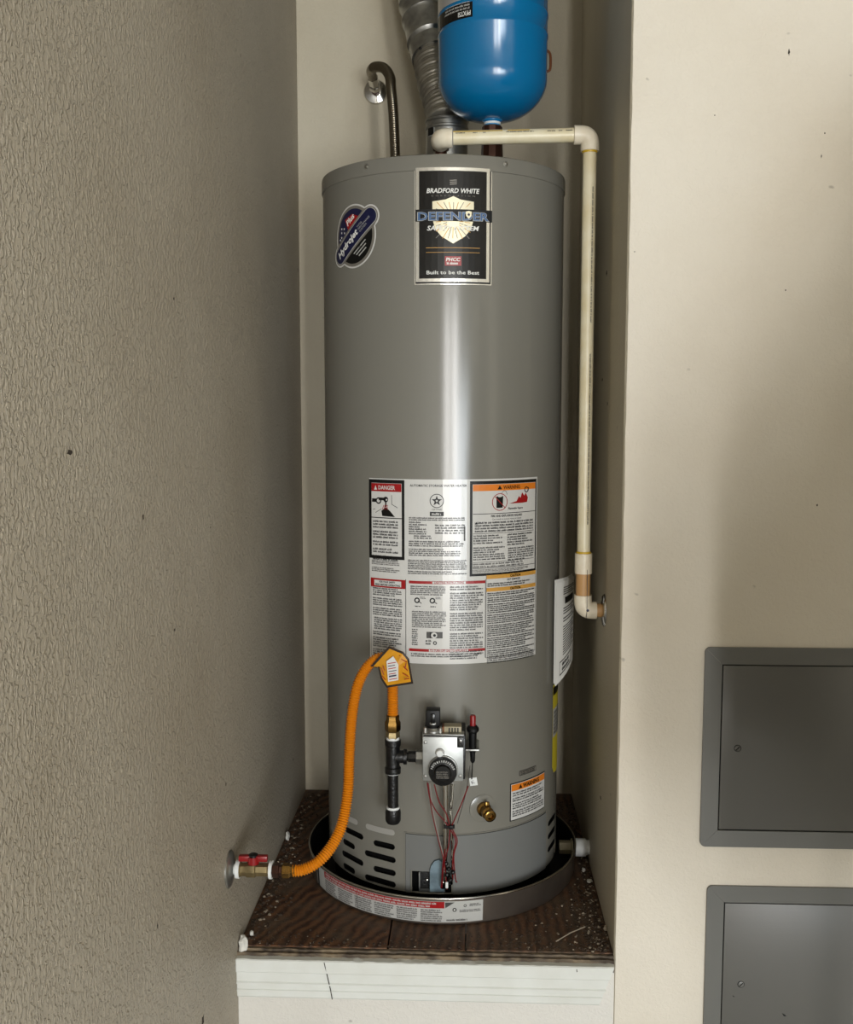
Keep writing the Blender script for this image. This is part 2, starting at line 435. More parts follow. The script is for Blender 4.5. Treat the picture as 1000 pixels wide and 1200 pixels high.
plane_box('wall_far', (3.2, -4.6, 0), (3.3, YF, 2.7), 'wall_smooth', 'garage side wall outside the picture on the right')

# small marks on the walls, parts of the wall they are in
def mark(px, py, rx, ry, plane, parent, m='crack_dark', rot=0):
    mb = MB(); pts = []
    for k in range(9):
        a = 2 * math.pi * k / 9; q = 1 + .3 * math.sin(k * 2.7 + px); x, y = rx * q * math.cos(a), ry * q * math.sin(a)
        x, y = x * math.cos(rot) - y * math.sin(rot), x * math.sin(rot) + y * math.cos(rot); pts.append((x, y))
    if plane == 'F': c = atY(px, py, YF - .0004); vs = [(c.x + x, c.y, c.z + y) for x, y in pts]; n = (0, .002, 0)
    elif plane == 'B': c = atY(px, py, YB - .0004); vs = [(c.x + x, c.y, c.z + y) for x, y in pts]; n = (0, .002, 0)
    elif plane == 'L': c = atX(px, py, XL + .0004); vs = [(c.x, c.y + x, c.z + y) for x, y in pts]; n = (-.002, 0, 0)
    elif plane == 'U': c = atY(px, py, YF - .0004); vs = [(c.x + x, c.y, c.z + y) for x, y in pts]; n = (0, .002, 0)
    else: c = atX(px, py, XR - .0004); vs = [(c.x, c.y + x, c.z + y) for x, y in pts]; n = (.002, 0, 0)
    v2 = [tuple(Vector(v) + Vector(n)) for v in vs]
    mb.add(vs + v2, [tuple(range(9))] + [(i, (i + 1) % 9, 9 + (i + 1) % 9, 9 + i) for i in range(9)], m)
    mb.build('nail_hole' if rx < .003 else 'scuff', parent)
for a in [(925, 61, .0015, .005, 'F'), (838, 135, .001, .001, 'F'), (967, 156, .001, .0015, 'F'), (963, 183, .0008, .003, 'F'), (921, 340, .0012, .0012, 'F'), (958, 592, .0014, .002, 'F'), (744, 295, .001, .001, 'F')]: mark(*a, WF)
for a in [(204, 350, .003, .002, 'L'), (168, 606, .003, .004, 'L'), (82, 530, .007, .003, 'L'), (205, 738, .003, .002, 'L'), (265, 919, .003, .003, 'L'), (185, 1085, .002, .004, 'L'), (344, 890, .004, .003, 'L'), (247, 618, .0015, .0015, 'L'), (238, 1196, .006, .008, 'L')]: mark(*a, WL)
for a in [(711, 320, .006, .005, 'R'), (706, 445, .006, .003, 'R'), (712, 473, .003, .003, 'R'), (704, 935, .006, .004, 'R')]: mark(*a, WR)

# ---- platform: boards, built-up front edge, debris
plat = bpy.data.objects.new('platform', None); COL.objects.link(plat); plat['kind'] = 'structure'; plat['label'] = 'dirty wooden platform inside the niche'
xa, xb = atZ(456, 1100, ZP).x, atZ(546, 1095, ZP).x
for (x0, x1, m, dz) in ((XL, xa - .0015, 'wood_a', 0), (xa + .0015, xb - .0012, 'wood_b', -.0008), (xb + .0012, .13, 'wood_c', 0.0), (.1308, XR, 'wood_c', -.0004)):
    mb = MB(); mb.box((x0, YF + .012, ZP - .03), (x1, YB, ZP + dz), m, .0008, seg=1); mb.build('board', plat)
rng = random.Random(11)
def strip(y0, y1, z0, z1, m, amp, name):
    mb = MB(); n = 60; vs = []; fs = []
    for i in range(n + 1):
        x = XL + (XR - XL) * i / n; j, k = rng.uniform(-amp, amp), rng.uniform(-amp, amp) * .5
        vs += [(x, y0 + j, z0), (x, y0 + j + .0005, z1 + k), (x, y1, z1 + k), (x, y1, z0)]
    for i in range(n):
        o = 4 * i; fs += [(o, o + 4, o + 5, o + 1), (o + 1, o + 5, o + 6, o + 2), (o + 2, o + 6, o + 7, o + 3), (o + 3, o + 7, o + 4, o)]
    fs += [(0, 1, 2, 3), (4 * n + 3, 4 * n + 2, 4 * n + 1, 4 * n)]
    mb.add(vs, fs, m); return mb.build(name, plat)
strip(YF + .004, YF + .0115, ZP - .028, ZP - .002, 'wood_edge', .0010, 'edge_strip')
strip(YF - .003, YF + .0035, ZP - .030, ZP - .0065, 'wood_edge', .0012, 'edge_strip')
# grit along walls and over the boards
mb = MB()
def crumb(mb, c, r, m):
    b = bmesh.new(); bmesh.ops.create_icosphere(b, subdivisions=1, radius=r)
    for v in b.verts: v.co = Vector((v.co.x * rng.uniform(.6, 1.4), v.co.y * rng.uniform(.6, 1.4), v.co.z * rng.uniform(.4, .9))) + Vector(c)
    mb.bm(b, m)
for _ in range(2600):
    t = rng.random()
    if t < .42: x, y = XR - abs(rng.gauss(0, .035)) - .003, YF + .02 + rng.random() ** 1.3 * .75
    elif t < .70: x, y = XL + abs(rng.gauss(0, .03)) + .003, YF + .05 + rng.random() * .75
    elif t < .85: x, y = rng.uniform(.06, XR - .005), rng.uniform(YF + .015, YF + .25)
    else: x, y = rng.uniform(XL + .005, XR - .005), YF + .012 + abs(rng.gauss(0, .03))
    if x > XR - .003 or x < XL + .003 or (x - HX) ** 2 + (y - HY) ** 2 < .307 ** 2: continue
    r = rng.choice([.0009, .0012, .0015, .002, .0028]) * rng.uniform(.7, 1.2)
    crumb(mb, (x, y, ZP + r * .2), r, 'grit_light' if rng.random() < (.16 if x > .15 and y < 2.2 else .05) else 'grit')
for _ in range(170):
    x, y = XL + abs(rng.gauss(0, .022)) + .006, YF + .10 + rng.random() * .68
    if (x - HX) ** 2 + (y - HY) ** 2 < .312 ** 2: continue
    crumb(mb, (x, y, ZP + .001), rng.uniform(.002, .0050), 'grit_light' if rng.random() < .2 else 'grit')
for _ in range(90):
    x, y = XR - abs(rng.gauss(0, .02)) - .006, YF + .015 + rng.random() ** 1.6 * .5
    if (x - HX) ** 2 + (y - HY) ** 2 < .312 ** 2: continue
    crumb(mb, (x, y, ZP + .001), rng.uniform(.002, .0042), 'grit_light' if rng.random() < .35 else 'grit')
tag(mb.build('debris', kind='stuff', smooth=False), 'brown grit and crumbs scattered over the wooden platform', 'debris')
def chunk(name, c, sx, sy, sz, label, m='plaster', seed=1, grp=None):
    r2 = random.Random(seed); b = bmesh.new(); bmesh.ops.create_icosphere(b, subdivisions=2, radius=1)
    for v in b.verts:
        q = 1 + r2.uniform(-.22, .22); v.co = Vector((v.co.x * sx * q, v.co.y * sy * q, v.co.z * sz * q))
    mb = MB(); mb.bm(b, m, Matrix.Translation(c)); return tag(mb.build(name, smooth=False), label, 'debris', grp)
p = atY(283, 1098, YF + .008); chunk('plaster_chunk', (XL + .0095, YF + .006, ZP + .004), .009, .010, .017, 'broken white plaster chunk at the left front corner of the platform')
p = atZ(295, 1096, ZP); chunk('plaster_chunk', (p.x, p.y, ZP + .004), .004, .005, .005, 'small white plaster crumb just right of the larger chunk', seed=2)
p = atZ(691, 1034, ZP); chunk('plaster_chunk', (p.x, p.y, ZP + .003), .006, .008, .004, 'white plaster lump on the boards by the right niche wall', seed=4)
p = atZ(684, 1021, ZP); chunk('plaster_chunk', (p.x, p.y, ZP + .003), .004, .006, .005, 'pale crumb below the white drain pipe', seed=5)
p = atZ(712, 1090, ZP); chunk('plaster_chunk', (p.x - .003, p.y, ZP + .004), .005, .006, .006, 'tan crumb in the right front corner of the platform', 'grit_light', 6)
p = atZ(329, 984, ZP); chunk('plaster_chunk', (XL + .008, p.y, ZP + .008), .005, .008, .012, 'thin white paint flake at the foot of the left wall', seed=8)
a, b = atZ(652, 1103, ZP + .003), atZ(686, 1086, ZP + .003)
mb = MB(); mb.tube([a, (a + b) / 2 + Vector((0, .003, .001)), b], .0012, 'grit_light', 6); tag(mb.build('splinter'), 'pale wood splinter lying on the dusty boards at the right', 'splinter')

# ---- white moulding across the platform front
mb = MB(); prof = [(0, .4375), (-.015, .4375), (-.0172, .4355), (-.0172, .4128), (-.0158, .4110), (-.0122, .4095), (-.0120, .3915), (-.0146, .3893), (-.0146, .3866), (-.0104, .3850), (-.0102, .3752), (-.0122, .3738), (-.0122, .3695), (-.0093, .3680), (-.0092, .360), (-.0072, .357), (0, .357)]
zt, zb = .4375, .357; nseg = 90; vs = []; fs = []; k = len(prof)
for i in range(nseg + 1):
    for (y, z) in prof:
        xe = XR - .001 - (.0265 * (zt - z) / (zt - zb)); xs = XL + .0003; t = i / nseg
        zz = z + (rng.uniform(-.0016, .0004) * (1 if .3 < t < .75 else .5) if z > .4365 else 0)
        vs.append((xs + (xe - xs) * t, YF + y, zz))
for i in range(nseg):
    for j in range(k - 1): o = i * k + j; fs.append((o, o + 1, o + k + 1, o + k))
fs += [tuple(range(k)), tuple(nseg * k + j for j in range(k))[::-1]]
mb.add(vs, fs, 'trim_white'); TR = struct(mb, 'trim_1', 'white painted moulding across the platform front', ang=20)
mb = MB()
c = [atY(379, 1129, YF - .0175), atY(382, 1127, YF - .0175), atY(391, 1172, YF - .0112), atY(388, 1173, YF - .0112)]
mid = [(c[0] + c[3]) / 2 + Vector((-.0003, -.0045, 0)), (c[1] + c[2]) / 2 + Vector((.0006, -.0045, 0))]
mb.tube([atY(380, 1128, YF - .0172), atY(384, 1145, YF - .0158), atY(387.5, 1160, YF - .0125), atY(389.5, 1171, YF - .0106)], .0009, 'crack_dark', 6); mb.build('crack', TR)
mb = MB(); mb.tube([atY(676, 1136, YF - .0172), atY(676.5, 1139, YF - .0171)], .0008, 'crack_dark', 6); mb.build('nail_hole', TR)

# ================================================================== WATER HEATER
HT = thing('water_heater', 'tall grey cylindrical gas water heater standing in the drain pan', 'water heater', (HX, HY, ZP))
AX = Matrix.Translation((HX, HY, 0))
mb = MB(); SEAM = 1.9189
mb.lathe([(HR, .66), (HR, 1.0), (HR, 1.4), (HR, SEAM + .002)], 'jacket_grey', AX, 160, close=False)
def in_poly(x, y, P):
    c = False; j = len(P) - 1
    for i in range(len(P)):
        if (P[i][1] > y) != (P[j][1] > y) and x < (P[j][0] - P[i][0]) * (y - P[i][1]) / (P[j][1] - P[i][1]) + P[i][0]: c = not c
        j = i
    return c
def capsule(u0, u1, z, hh):
    P = []
    for k in range(7): a = -math.pi / 2 + math.pi * k / 6; P.append((u1 - hh + hh * math.cos(a), z + hh * math.sin(a)))
    for k in range(7): a = math.pi / 2 + math.pi * k / 6; P.append((u0 + hh + hh * math.cos(a), z + hh * math.sin(a)))
    n = max(1, int((u1 - u0) / .02)); return P
slots = [(-.1426, -.0916, .585), (-.1663, -.0899, .5575), (-.1430, -.0899, .530), (-.1663, -.0899, .5045 + .001),
         (-.2306, -.1705, .588), (-.2400, -.1969, .559), (-.2450, -.1709, .5315), (-.240, -.1969, .5055),
         (.2860, .345, .586), (.2860, .345, .557), (.2860, .345, .528)]
ZB = .4955
holes = [capsule(u0, u1, z, .0062) for u0, u1, z in slots]
OP = [(-.055, .4955 + .003), (.0255, .4955 + .003), (.0255, .541), (-.055, .541)]; holes.append(OP)
U0, U1 = -.36, .36
pts, edges = [], []
def loop(P):
    o = len(pts)
    for i, p in enumerate(P): pts.append(Vector(p)); edges.append((o + i, o + (i + 1) % len(P)))
nu, nz = 60, 11
outer = [(U0 + (U1 - U0) * i / nu, ZB) for i in range(nu)] + [(U1, ZB + (.66 - ZB) * i / nz) for i in range(nz)] + [(U1 - (U1 - U0) * i / nu, .66) for i in range(nu)] + [(U0, .66 - (.66 - ZB) * i / nz) for i in range(nz)]
loop(outer)
for h in holes: loop(h)
for i in range(1, nu):
    for j in range(1, nz):
        q = (U0 + (U1 - U0) * i / nu, ZB + (.66 - ZB) * j / nz)
        if not any(in_poly(q[0], q[1], [((x - sum(a for a, _ in h) / len(h)) * 1.08 + sum(a for a, _ in h) / len(h), (y - sum(b for _, b in h) / len(h)) * 1.3 + sum(b for _, b in h) / len(h)) for x, y in h]) for h in holes): pts.append(Vector(q))
r_ = delaunay_2d_cdt(pts, edges, [], 0, 1e-7)
tri = []
for f in r_[2]:
    c = sum((r_[0][i] for i in f), Vector((0, 0))) / len(f)
    if not any(in_poly(c.x, c.y, h) for h in holes): tri.append(tuple(f))
mb.add([W(v.x, v.y) for v in r_[0]], tri, 'jacket_grey')
for h in holes:
    n = len(h); mb.add([W(x, y) for x, y in h] + [W(x, y, -.006) for x, y in h], [(i, (i + 1) % n, n + (i + 1) % n, n + i) for i in range(n)], 'black_void')  # rims coloured black to deepen the shade in slots and opening
vs, fs = [], []; n = 100
for i in range(n + 1):
    u = U1 + (2 * math.pi * HR - 2 * U1) * i / n; vs += [W(u, ZB), W(u, .66)]
for i in range(n): fs.append((2 * i, 2 * i + 2, 2 * i + 3, 2 * i + 1))
mb.add(vs, fs, 'jacket_grey')
mb.build('jacket', HT, recalc=False)
mb = MB(); mb.lathe([(.20, ZP + .0035), (.243, ZP + .0035), (.243, ZB + .004), (.2465, ZB + .004), (.2465, .655), (.20, .655)], 'black_void', AX, 96); mb.build('base_ring', HT, 'black base of the heater')
mb = MB(); mb.lathe([(HR, SEAM - .001), (HR + .0022, SEAM), (HR + .0022, 1.9425), (HR + .001, 1.9465), (HR - .003, 1.9485), (.2, 1.9505), (0, 1.953)], 'jacket_grey', AX, 160, close=False); CAP = mb.build('top_cap', HT)
def screw_on(parent, u, z, r=.0036, m='steel', off=.0022):
    c = W(u, z, off); d = W(u, z, 1) - W(u, z, 0); mb = MB()
    mb.lathe([(r * 1.3, 0), (r * 1.3, .0008), (r, .001), (r * .8, .0028), (0, .0034)], m, axis(c, d), 14, close=False); mb.build('screw', parent)
for px, py in ((430.5, 195.5), (592, 192.5)):
    u, z = uz(px, py); screw_on(CAP, u, z)
# light putty fills above the slots
def putty(u0, u1, z):
    mb = MB(); P = capsule(u0, u1, z, .006); pr = Print(mb, W); pr.poly(P, 'putty', .0008); mb.build('patch', HT, 'light grey filled slot on the jacket')
putty(-.163, -.0915, .6155); putty(-.231, -.186, .6155)

# ---- plaque
def P_(px, py): return uz(px, py)
mb = MB(); pr = Print(mb, W)
a0, a1, z1, z0 = -.0460, .0990, 1.9235, 1.7085
pr.slab(a0 - .0022, a1 + .0022, z0 - .002, z1 + .002, 'plaque_silver', .0012)
pr.slab(a0, a1, z0, z1, 'black', .0016); pr.frame(a0 + .001, a1 - .003, z0 + .003, z1 - .0005, .0062, 'plaque_silver', .0024)
pr.rect(a0 + .0072, a1 - .009, z0 + .0092, z1 - .0067, 'plaque_black', .0022)
cx = (a0 + a1) / 2 - .001; t = .0028
zc = lambda py: uz(531, py)[1]
for k in range(3): pr.line((cx - .0065, zc(212 + k * 2.2)), (cx + .0065, zc(211.2 + k * 2.2)), .0022, 'grey_print', t)
pr.text('BRADFORD WHITE', cx, zc(226.3), .0085, 'white_print', t, width=.100, bold=.02, shear=.2)
pr.text('C  O  R  P  O  R  A  T  I  O  N', cx, zc(230.5), .0024, 'grey_print', t, width=.082)
sh = [(-39, 46), (-14, 50), (0, 57), (14, 50), (39, 46), (39, 10), (34, -12), (22, -28), (0, -43), (-22, -28), (-34, -12), (-39, 10)]
sc = .046 / 49; szc = zc(258.5)
pr.poly([(cx + x * .001, szc + (y - 6) * sc * .93) for x, y in sh], 'ink_gold', t)
for k in range(26):
    a = math.pi * 2 * k / 26 + .1; x, y = math.cos(a), math.sin(a)
    L_ = .9 / max(abs(x) / .036, abs(y) / (.040 if y < 0 else .040)); L2 = .35 * L_
    pr.line((cx + x * L2, szc + y * L2), (cx + x * L_, szc + y * L_ * .93), .0013, 'ink_ochre' if k % 2 else 'grey_print', t + .0002)
pr.slab(a0 + .0008, a1 + .0015, zc(259.5), zc(245.5), 'black', t + .0006, t)
pr.text('DEFENDER', cx + .001, zc(258.3), .0150, 'label_grey', t + .0009, width=.137, bold=.045); pr.text('DEFENDER', cx + .001, zc(258.1), .0145, 'ink_blue', t + .0013, width=.134, bold=.022)
pr.poly([(cx + .029 + x * .006, zc(252) + y * .0075) for x, y in ((-1, .8), (0, 1), (1, .8), (.8, -.3), (0, -1), (-.8, -.3))], 'ink_gold', t + .0016)
pr.disc((cx + .029, zc(251.6)), .0024, 'ink_navy', t + .0019, 10)
pr.text('SAFETY SYSTEM', cx, zc(270.2), .0085, 'white_print', t + .0006, width=.098, bold=.02, shear=.2)
pr.rect(cx - .051, cx + .051, zc(290.8), zc(290.2), 'ink_ochre', t); pr.rect(cx - .051, cx + .051, zc(296.2), zc(295.7), 'ink_ochre', t)
pr.slab(cx - .0155, cx + .0155, zc(311.5), zc(300.5), 'ink_red', t, t - .0005)
pr.text('PHCC', cx, zc(306.2), .0062, 'white_print', t + .0003, width=.027, bold=.03, shear=.15); pr.fine(cx - .012, cx + .012, zc(310.8), zc(307), 1, 'white_print', t + .0003)
pr.text('Built to be the Best', cx, zc(321.5), .0068, 'white_print', t, width=.100, bold=.012)
mb.build('plaque', HT, 'black and silver maker plaque with gold shield', smooth=False, recalc=False)

# ---- oval sticker, upper left
mb = MB(); pr = Print(mb, W); c0 = (-.1860, 1.8080); th = math.radians(38)
def blob(grow):
    pts = []
    def R_(x, y): return (c0[0] + x, c0[1] + y)
    oval = [(.046 + grow, .0645 + grow)]
    N_ = 96; out = []
    ux, uy = math.cos(th), math.sin(th)
    for k in range(N_):
        a = 2 * math.pi * k / N_; d = (math.cos(a), math.sin(a)); best = 0
        # union of an ellipse and a stadium lying along th, star shaped about the centre
        ea, eb = .0530 + grow, .0570 + grow; best = 1 / math.sqrt((d[0] / ea) ** 2 + (d[1] / eb) ** 2)
        L_, w_ = .0545, .0180 + grow
        s_ = d[0] * ux + d[1] * uy; p_ = -d[0] * uy + d[1] * ux
        lo, hi = 0, .2
        for _ in range(22):
            m_ = (lo + hi) / 2; qs, qp = s_ * m_, p_ * m_
            e = max(abs(qs) - L_, 0)
            if math.hypot(e, qp) < w_: lo = m_
            else: hi = m_
        out.append(R_(d[0] * max(best, lo), d[1] * max(best, lo)))
    return out
pr.poly(blob(.0045), 'label_white', .0008); pr.poly(blob(.0015), 'grey_print', .0011)
def clipell(test, grow=-.004):
    ea, eb = .0530 + grow, .0570 + grow; pts = []
    for k in range(120):
        a = 2 * math.pi * k / 120; x, y = ea * math.cos(a), eb * math.sin(a)
        p_ = -x * math.sin(th) + y * math.cos(th)
        if test(p_): pts.append((c0[0] + x, c0[1] + y))
    return pts
pr.poly(clipell(lambda p: p > .0195), 'ink_navy', .0014); pr.poly(clipell(lambda p: p < -.0195), 'black', .0014)
def stad(L_, w_):
    out = []
    for k in range(24):
        a = 2 * math.pi * k / 24; x = (L_ if math.cos(a) > 0 else -L_) + w_ * math.cos(a); y = w_ * math.sin(a)
        out.append((c0[0] + x * math.cos(th) - y * math.sin(th), c0[1] + x * math.sin(th) + y * math.cos(th)))
    return out
def rt(x, y): return (c0[0] + x * math.cos(th) - y * math.sin(th), c0[1] + x * math.sin(th) + y * math.cos(th))
pr.poly(stad(.0545, .0168), 'label_grey', .0015); pr.poly(stad(.0545, .0158), 'ink_navy', .0017)
pr.poly([rt(-.004, .0205), rt(.034, .0205), rt(.024, .036), rt(.000, .043)], 'ink_red', .0016)
p = rt(-.0225, -.0045); pr.text('Hydrojet', p[0], p[1], .0125, 'white_print', .0020, width=.074, bold=.03, shear=.2, rot=th)
for i, s_ in enumerate(('TOTAL', 'PERFORMANCE', 'SYSTEM')):
    p = rt(.018, .0045 - i * .0058); pr.text(s_, p[0], p[1], .0036, 'label_grey', .0020, width=(.016, .036, .022)[i], align='L', rot=th)
p = rt(.013, .0265); pr.text('Plus', p[0], p[1], .0105, 'white_print', .0020, width=.027, bold=.03, shear=.2, rot=th)
for q in ((-.016, .024), (-.023, .031), (-.029, .024), (-.012, .031), (-.018, .037), (-.035, .0235)):
    p = rt(*q); pr.star(p, .0028, 'white_print', .0019)
for i in range(3):
    p = rt(-.0005, -.0285 - i * .0068); pr.text(('Reduces Sediment', 'Increases First Hour', 'Delivery'), p[0], p[1], .003, 'label_grey', .0019) if False else pr.line(rt(-.020 + i * .004, -.0275 - i * .0064), rt(.020 - i * .004, -.0275 - i * .0064), .0022, 'label_grey', .0019)
mb.build('sticker', HT, 'oval sticker with a dark blue band and white lettering', smooth=False, recalc=False)

# ---- big instruction label
mb = MB(); pr = Print(mb, W); R9 = random.Random(5)
LA0, LA1, LB0, LB1 = -.1484, .2215, .9700, 1.3350
pr.slab(LA0, LA1, LB0, LB1, 'label_white', .0006)
def U(px, py=670): return uz(px, py)[0]
def Z(py, px=530): return uz(px, py)[1]
h1, h2, h3 = .0010, .0013, .0016
# danger box
ua, ub = U(433.5), U(476.5); za, zb_ = Z(657.5), Z(563.2)
ub = -.0690
pr.rect(ua, ub, za, zb_, 'ink', h1); pr.rect(ua + .0065, ub - .0055, za + .0065, zb_ - .007, 'label_white', h2)
pr.rect(ua + .0068, ub - .006, zb_ - .0235, zb_ - .0075, 'ink_red', h3)
pr.poly([(ua + .013, zb_ - .0205), (ua + .0205, zb_ - .0205), (ua + .0168, zb_ - .0115)], 'label_white', h3 + .0003)
pr.text('DANGER', ua + .0235, zb_ - .0195, .0078, 'label_white', h3 + .0003, width=.037, align='L', bold=.02)
pz = zb_ - .042
pr.rect(ua + .008, ua + .018, pz - .003, pz + .004, 'ink', h3); pr.ring((ua + .0235, pz), .0065, .0026, 'ink', h3); pr.rect(ua + .024, ua + .042, pz + .001, pz + .0065, 'ink', h3)
pr.disc((ua + .040, pz + .003), .0055, 'ink', h3); pr.disc((ua + .042, pz + .0025), .0018, 'label_white', h3 + .0003); pr.line((ua + .040, pz), (ua + .040, pz - .012), .003, 'ink', h3)
pr.line((ua + .053, pz + .012), (ua + .053, pz - .006), .0010, 'ink', h3); pr.line((ua + .053, pz - .006), (ua + .066, pz - .013), .0010, 'ink', h3); pr.line((ua + .010, pz - .018), (ua + .045, pz - .008), .0010, 'ink_soft', h3); pr.line((ua + .016, pz - .024), (ua + .030, pz - .016), .001, 'ink_soft', h3)
pr.poly([(ua + .032, pz - .030), (ua + .060, pz - .031), (ua + .050, pz - .020), (ua + .040, pz - .012), (ua + .030, pz - .020)], 'ink', h3)
for k in range(4): pr.line((ua + .036 + k * .0025, pz - .008), (ua + .032 + k * .004, pz - .017), .0012, 'ink_red', h3 + .0002)
pr.rect(ua + .0065, ub - .0055, zb_ - .0765, zb_ - .0748, 'ink', h3)
y_ = zb_ - .080
for n_ in (3, 3, 2, 2, 2):
    pr.fine(ua + .0095, ub - .012, y_ - .0056 * n_, y_, n_, 'ink', h3, rag=.3, rng=R9); y_ -= .0056 * n_ + .0034
pr.fine(ua + .006, ub - .010, za - .0125, za - .003, 3, 'ink_soft', h1, rng=R9); pr.fine(ua + .006, ub - .010, za - .0265, za - .0165, 3, 'ink_soft', h1, rng=R9)
# centre column
ca, cb = U(479.5), U(547)
pr.text('AUTOMATIC STORAGE WATER HEATER', (ca + cb) / 2 + .001, Z(570.5), .0044, 'ink', h1, width=(cb - ca) * .98, bold=.02)
cs = (U(512), Z(587)); pr.ring(cs, .0138, .0014, 'ink', h1); pr.star(cs, .0105, 'ink', h2); pr.star(cs, .0030, 'label_white', h3)
pr.text('CERTIFIED', cs[0], cs[1] - .0185, .003, 'ink', h1, width=.020)
pr.rect(cs[0] - .0135, cs[0] + .0135, Z(604.8), Z(599.8), 'ink', h1); pr.fine(cs[0] - .010, cs[0] + .010, Z(604), Z(600.5), 1, 'label_white', h2, rng=R9)
pr.fine(ca, cb, Z(610.5), Z(606), 2, 'ink', h1, rag=.05, dense=1.2, rng=R9)
pr.fine(ca, ca + .036, Z(627), Z(611), 6, 'ink', h1, rag=.5, rng=R9); pr.fine(ca + .052, cb - .003, Z(626), Z(614), 4, 'ink', h1, rag=.6, dense=.3, rng=R9)
pr.fine(ca + .01, ca + .07, Z(632), Z(627), 2, 'ink', h1, rag=.5, dense=.3, rng=R9)
pr.fine(ca, cb - .005, Z(641), Z(633.5), 3, 'ink', h1, rag=.2, rng=R9); pr.fine(ca, cb - .012, Z(652), Z(643), 4, 'ink', h1, rag=.4, rng=R9)
pr.rect(cb - .006, cb - .003, Z(634), Z(617), 'ink_soft', h1)
pr.fine(ca - .002, cb + .001, Z(668), Z(656), 6, 'ink', h1, rag=.03, dense=1.3, rng=R9); pr.fine(ca - .002, cb + .001, Z(673.5), Z(669), 2, 'ink', h1, rag=.3, dense=1.3, rng=R9)
# warning box
wa, wb, wz0, wz1 = U(550.5), LA1 - .003, Z(675.5, 552), Z(564, 552)
pr.rect(wa, wb, wz0, wz1, 'ink', h1); pr.rect(wa + .0050, wb - .004, wz0 + .0052, wz1 - .0062, 'label_white', h2)
ia, ib = wa + .0058, wb - .0048; Hh = wz1 - wz0
pr.rect(ia, ib, wz1 - .0195, wz1 - .0068, 'ink_orange', h3)
mc = (ia + ib) / 2
pr.poly([(mc - .023, wz1 - .0172), (mc - .013, wz1 - .0172), (mc - .018, wz1 - .0090)], 'ink', h3 + .0003); pr.text('WARNING', mc - .010, wz1 - .0168, .0070, 'ink', h3 + .0003, width=.040, align='L', bold=.02)
gc = (mc - .0175, wz1 - .0420)
pr.poly([(gc[0] - .0075, gc[1] - .0115), (gc[0] + .0065, gc[1] - .0115), (gc[0] + .0075, gc[1] + .012), (gc[0] + .002, gc[1] + .0095), (gc[0] - .0075, gc[1] + .0115)], 'ink', h3); pr.rect(gc[0] - .0035, gc[0] + .001, gc[1] + .0095, gc[1] + .013, 'label_white', h3 + .0002)
pr.ring(gc, .0172, .0014, 'ink_red', h3 + .0004); pr.line((gc[0] - .011, gc[1] + .011), (gc[0] + .012, gc[1] - .012), .0014, 'ink_red', h3 + .0004)
for k in range(8):
    a, b = math.pi * k / 8, math.pi * (k + 1) / 8; pr.line((gc[0] + .010 - .006 * math.cos(a), gc[1] + .014 + .008 * math.sin(a)), (gc[0] + .010 - .006 * math.cos(b), gc[1] + .014 + .008 * math.sin(b)), .0008, 'ink', h3)
fx, fz = mc + .018, gc[1] - .004
pr.poly([(fx - .014, fz), (fx + .004, fz + .004), (fx + .010, fz + .014), (fx + .014, fz + .010), (fx + .018, fz + .021), (fx + .024, fz + .014), (fx + .028, fz + .020), (fx + .034, fz + .010), (fx + .032, fz + .001), (fx + .02, fz)], 'ink_red', h3)
pr.ring((fx + .030, fz + .026), .006, .002, 'ink', h3); pr.line((fx + .033, fz + .022), (fx + .036, fz + .03), .0022, 'ink', h3)
pr.text('Flammable Vapors', fx + .002, fz - .0115, .0042, 'ink', h3, width=.036, bold=.02)
pr.rect(ia, ib, wz1 - .0650, wz1 - .0638, 'ink', h3)
pr.text('FIRE AND EXPLOSION HAZARD', mc, wz1 - .0715, .0044, 'ink', h3, width=.073, bold=.03)
pr.text('Can result in serious injury or death', mc, wz1 - .0772, .0034, 'ink', h3, width=.068)
pr.poly([(ia + .004, wz1 - .0845), (ia + .010, wz1 - .0845), (ia + .007, wz1 - .0800)], 'ink', h3)
pr.fine(ia + .004, ib - .004, wz1 - .1010, wz1 - .0790, 4, 'ink', h3, rag=.04, rng=R9)
pr.rect(ia, ib - .004, wz1 - .1035, wz1 - .1026, 'ink', h3)
pr.fine(ia + .001, mc - .010, wz1 - .1240, wz1 - .1050, 4, 'ink', h3, rag=.4, rng=R9); pr.fine(mc, ib - .006, wz1 - .1300, wz1 - .1050, 5, 'ink', h3, rag=.35, rng=R9)
pr.fine(ia + .001, mc - .004, wz1 - .1560, wz1 - .1285, 6, 'ink', h3, rag=.4, rng=R9); pr.fine(mc + .002, ib - .002, wz1 - .1600, wz1 - .1330, 6, 'ink', h3, rag=.4, rng=R9)
pr.rect(ia, ib - .003, wz1 - .1600, wz1 - .1592, 'ink', h3); pr.fine(ia, ib - .003, wz1 - .1710, wz1 - .1605, 2, 'ink_soft', h3, rng=R9)
pr.rect(ia, ib, wz1 - .1722, wz1 - .1712, 'ink', h3); pr.fine(ia, ib - .020, wz0 + .0065, wz1 - .1735, 3, 'ink_soft', h3, rng=R9)
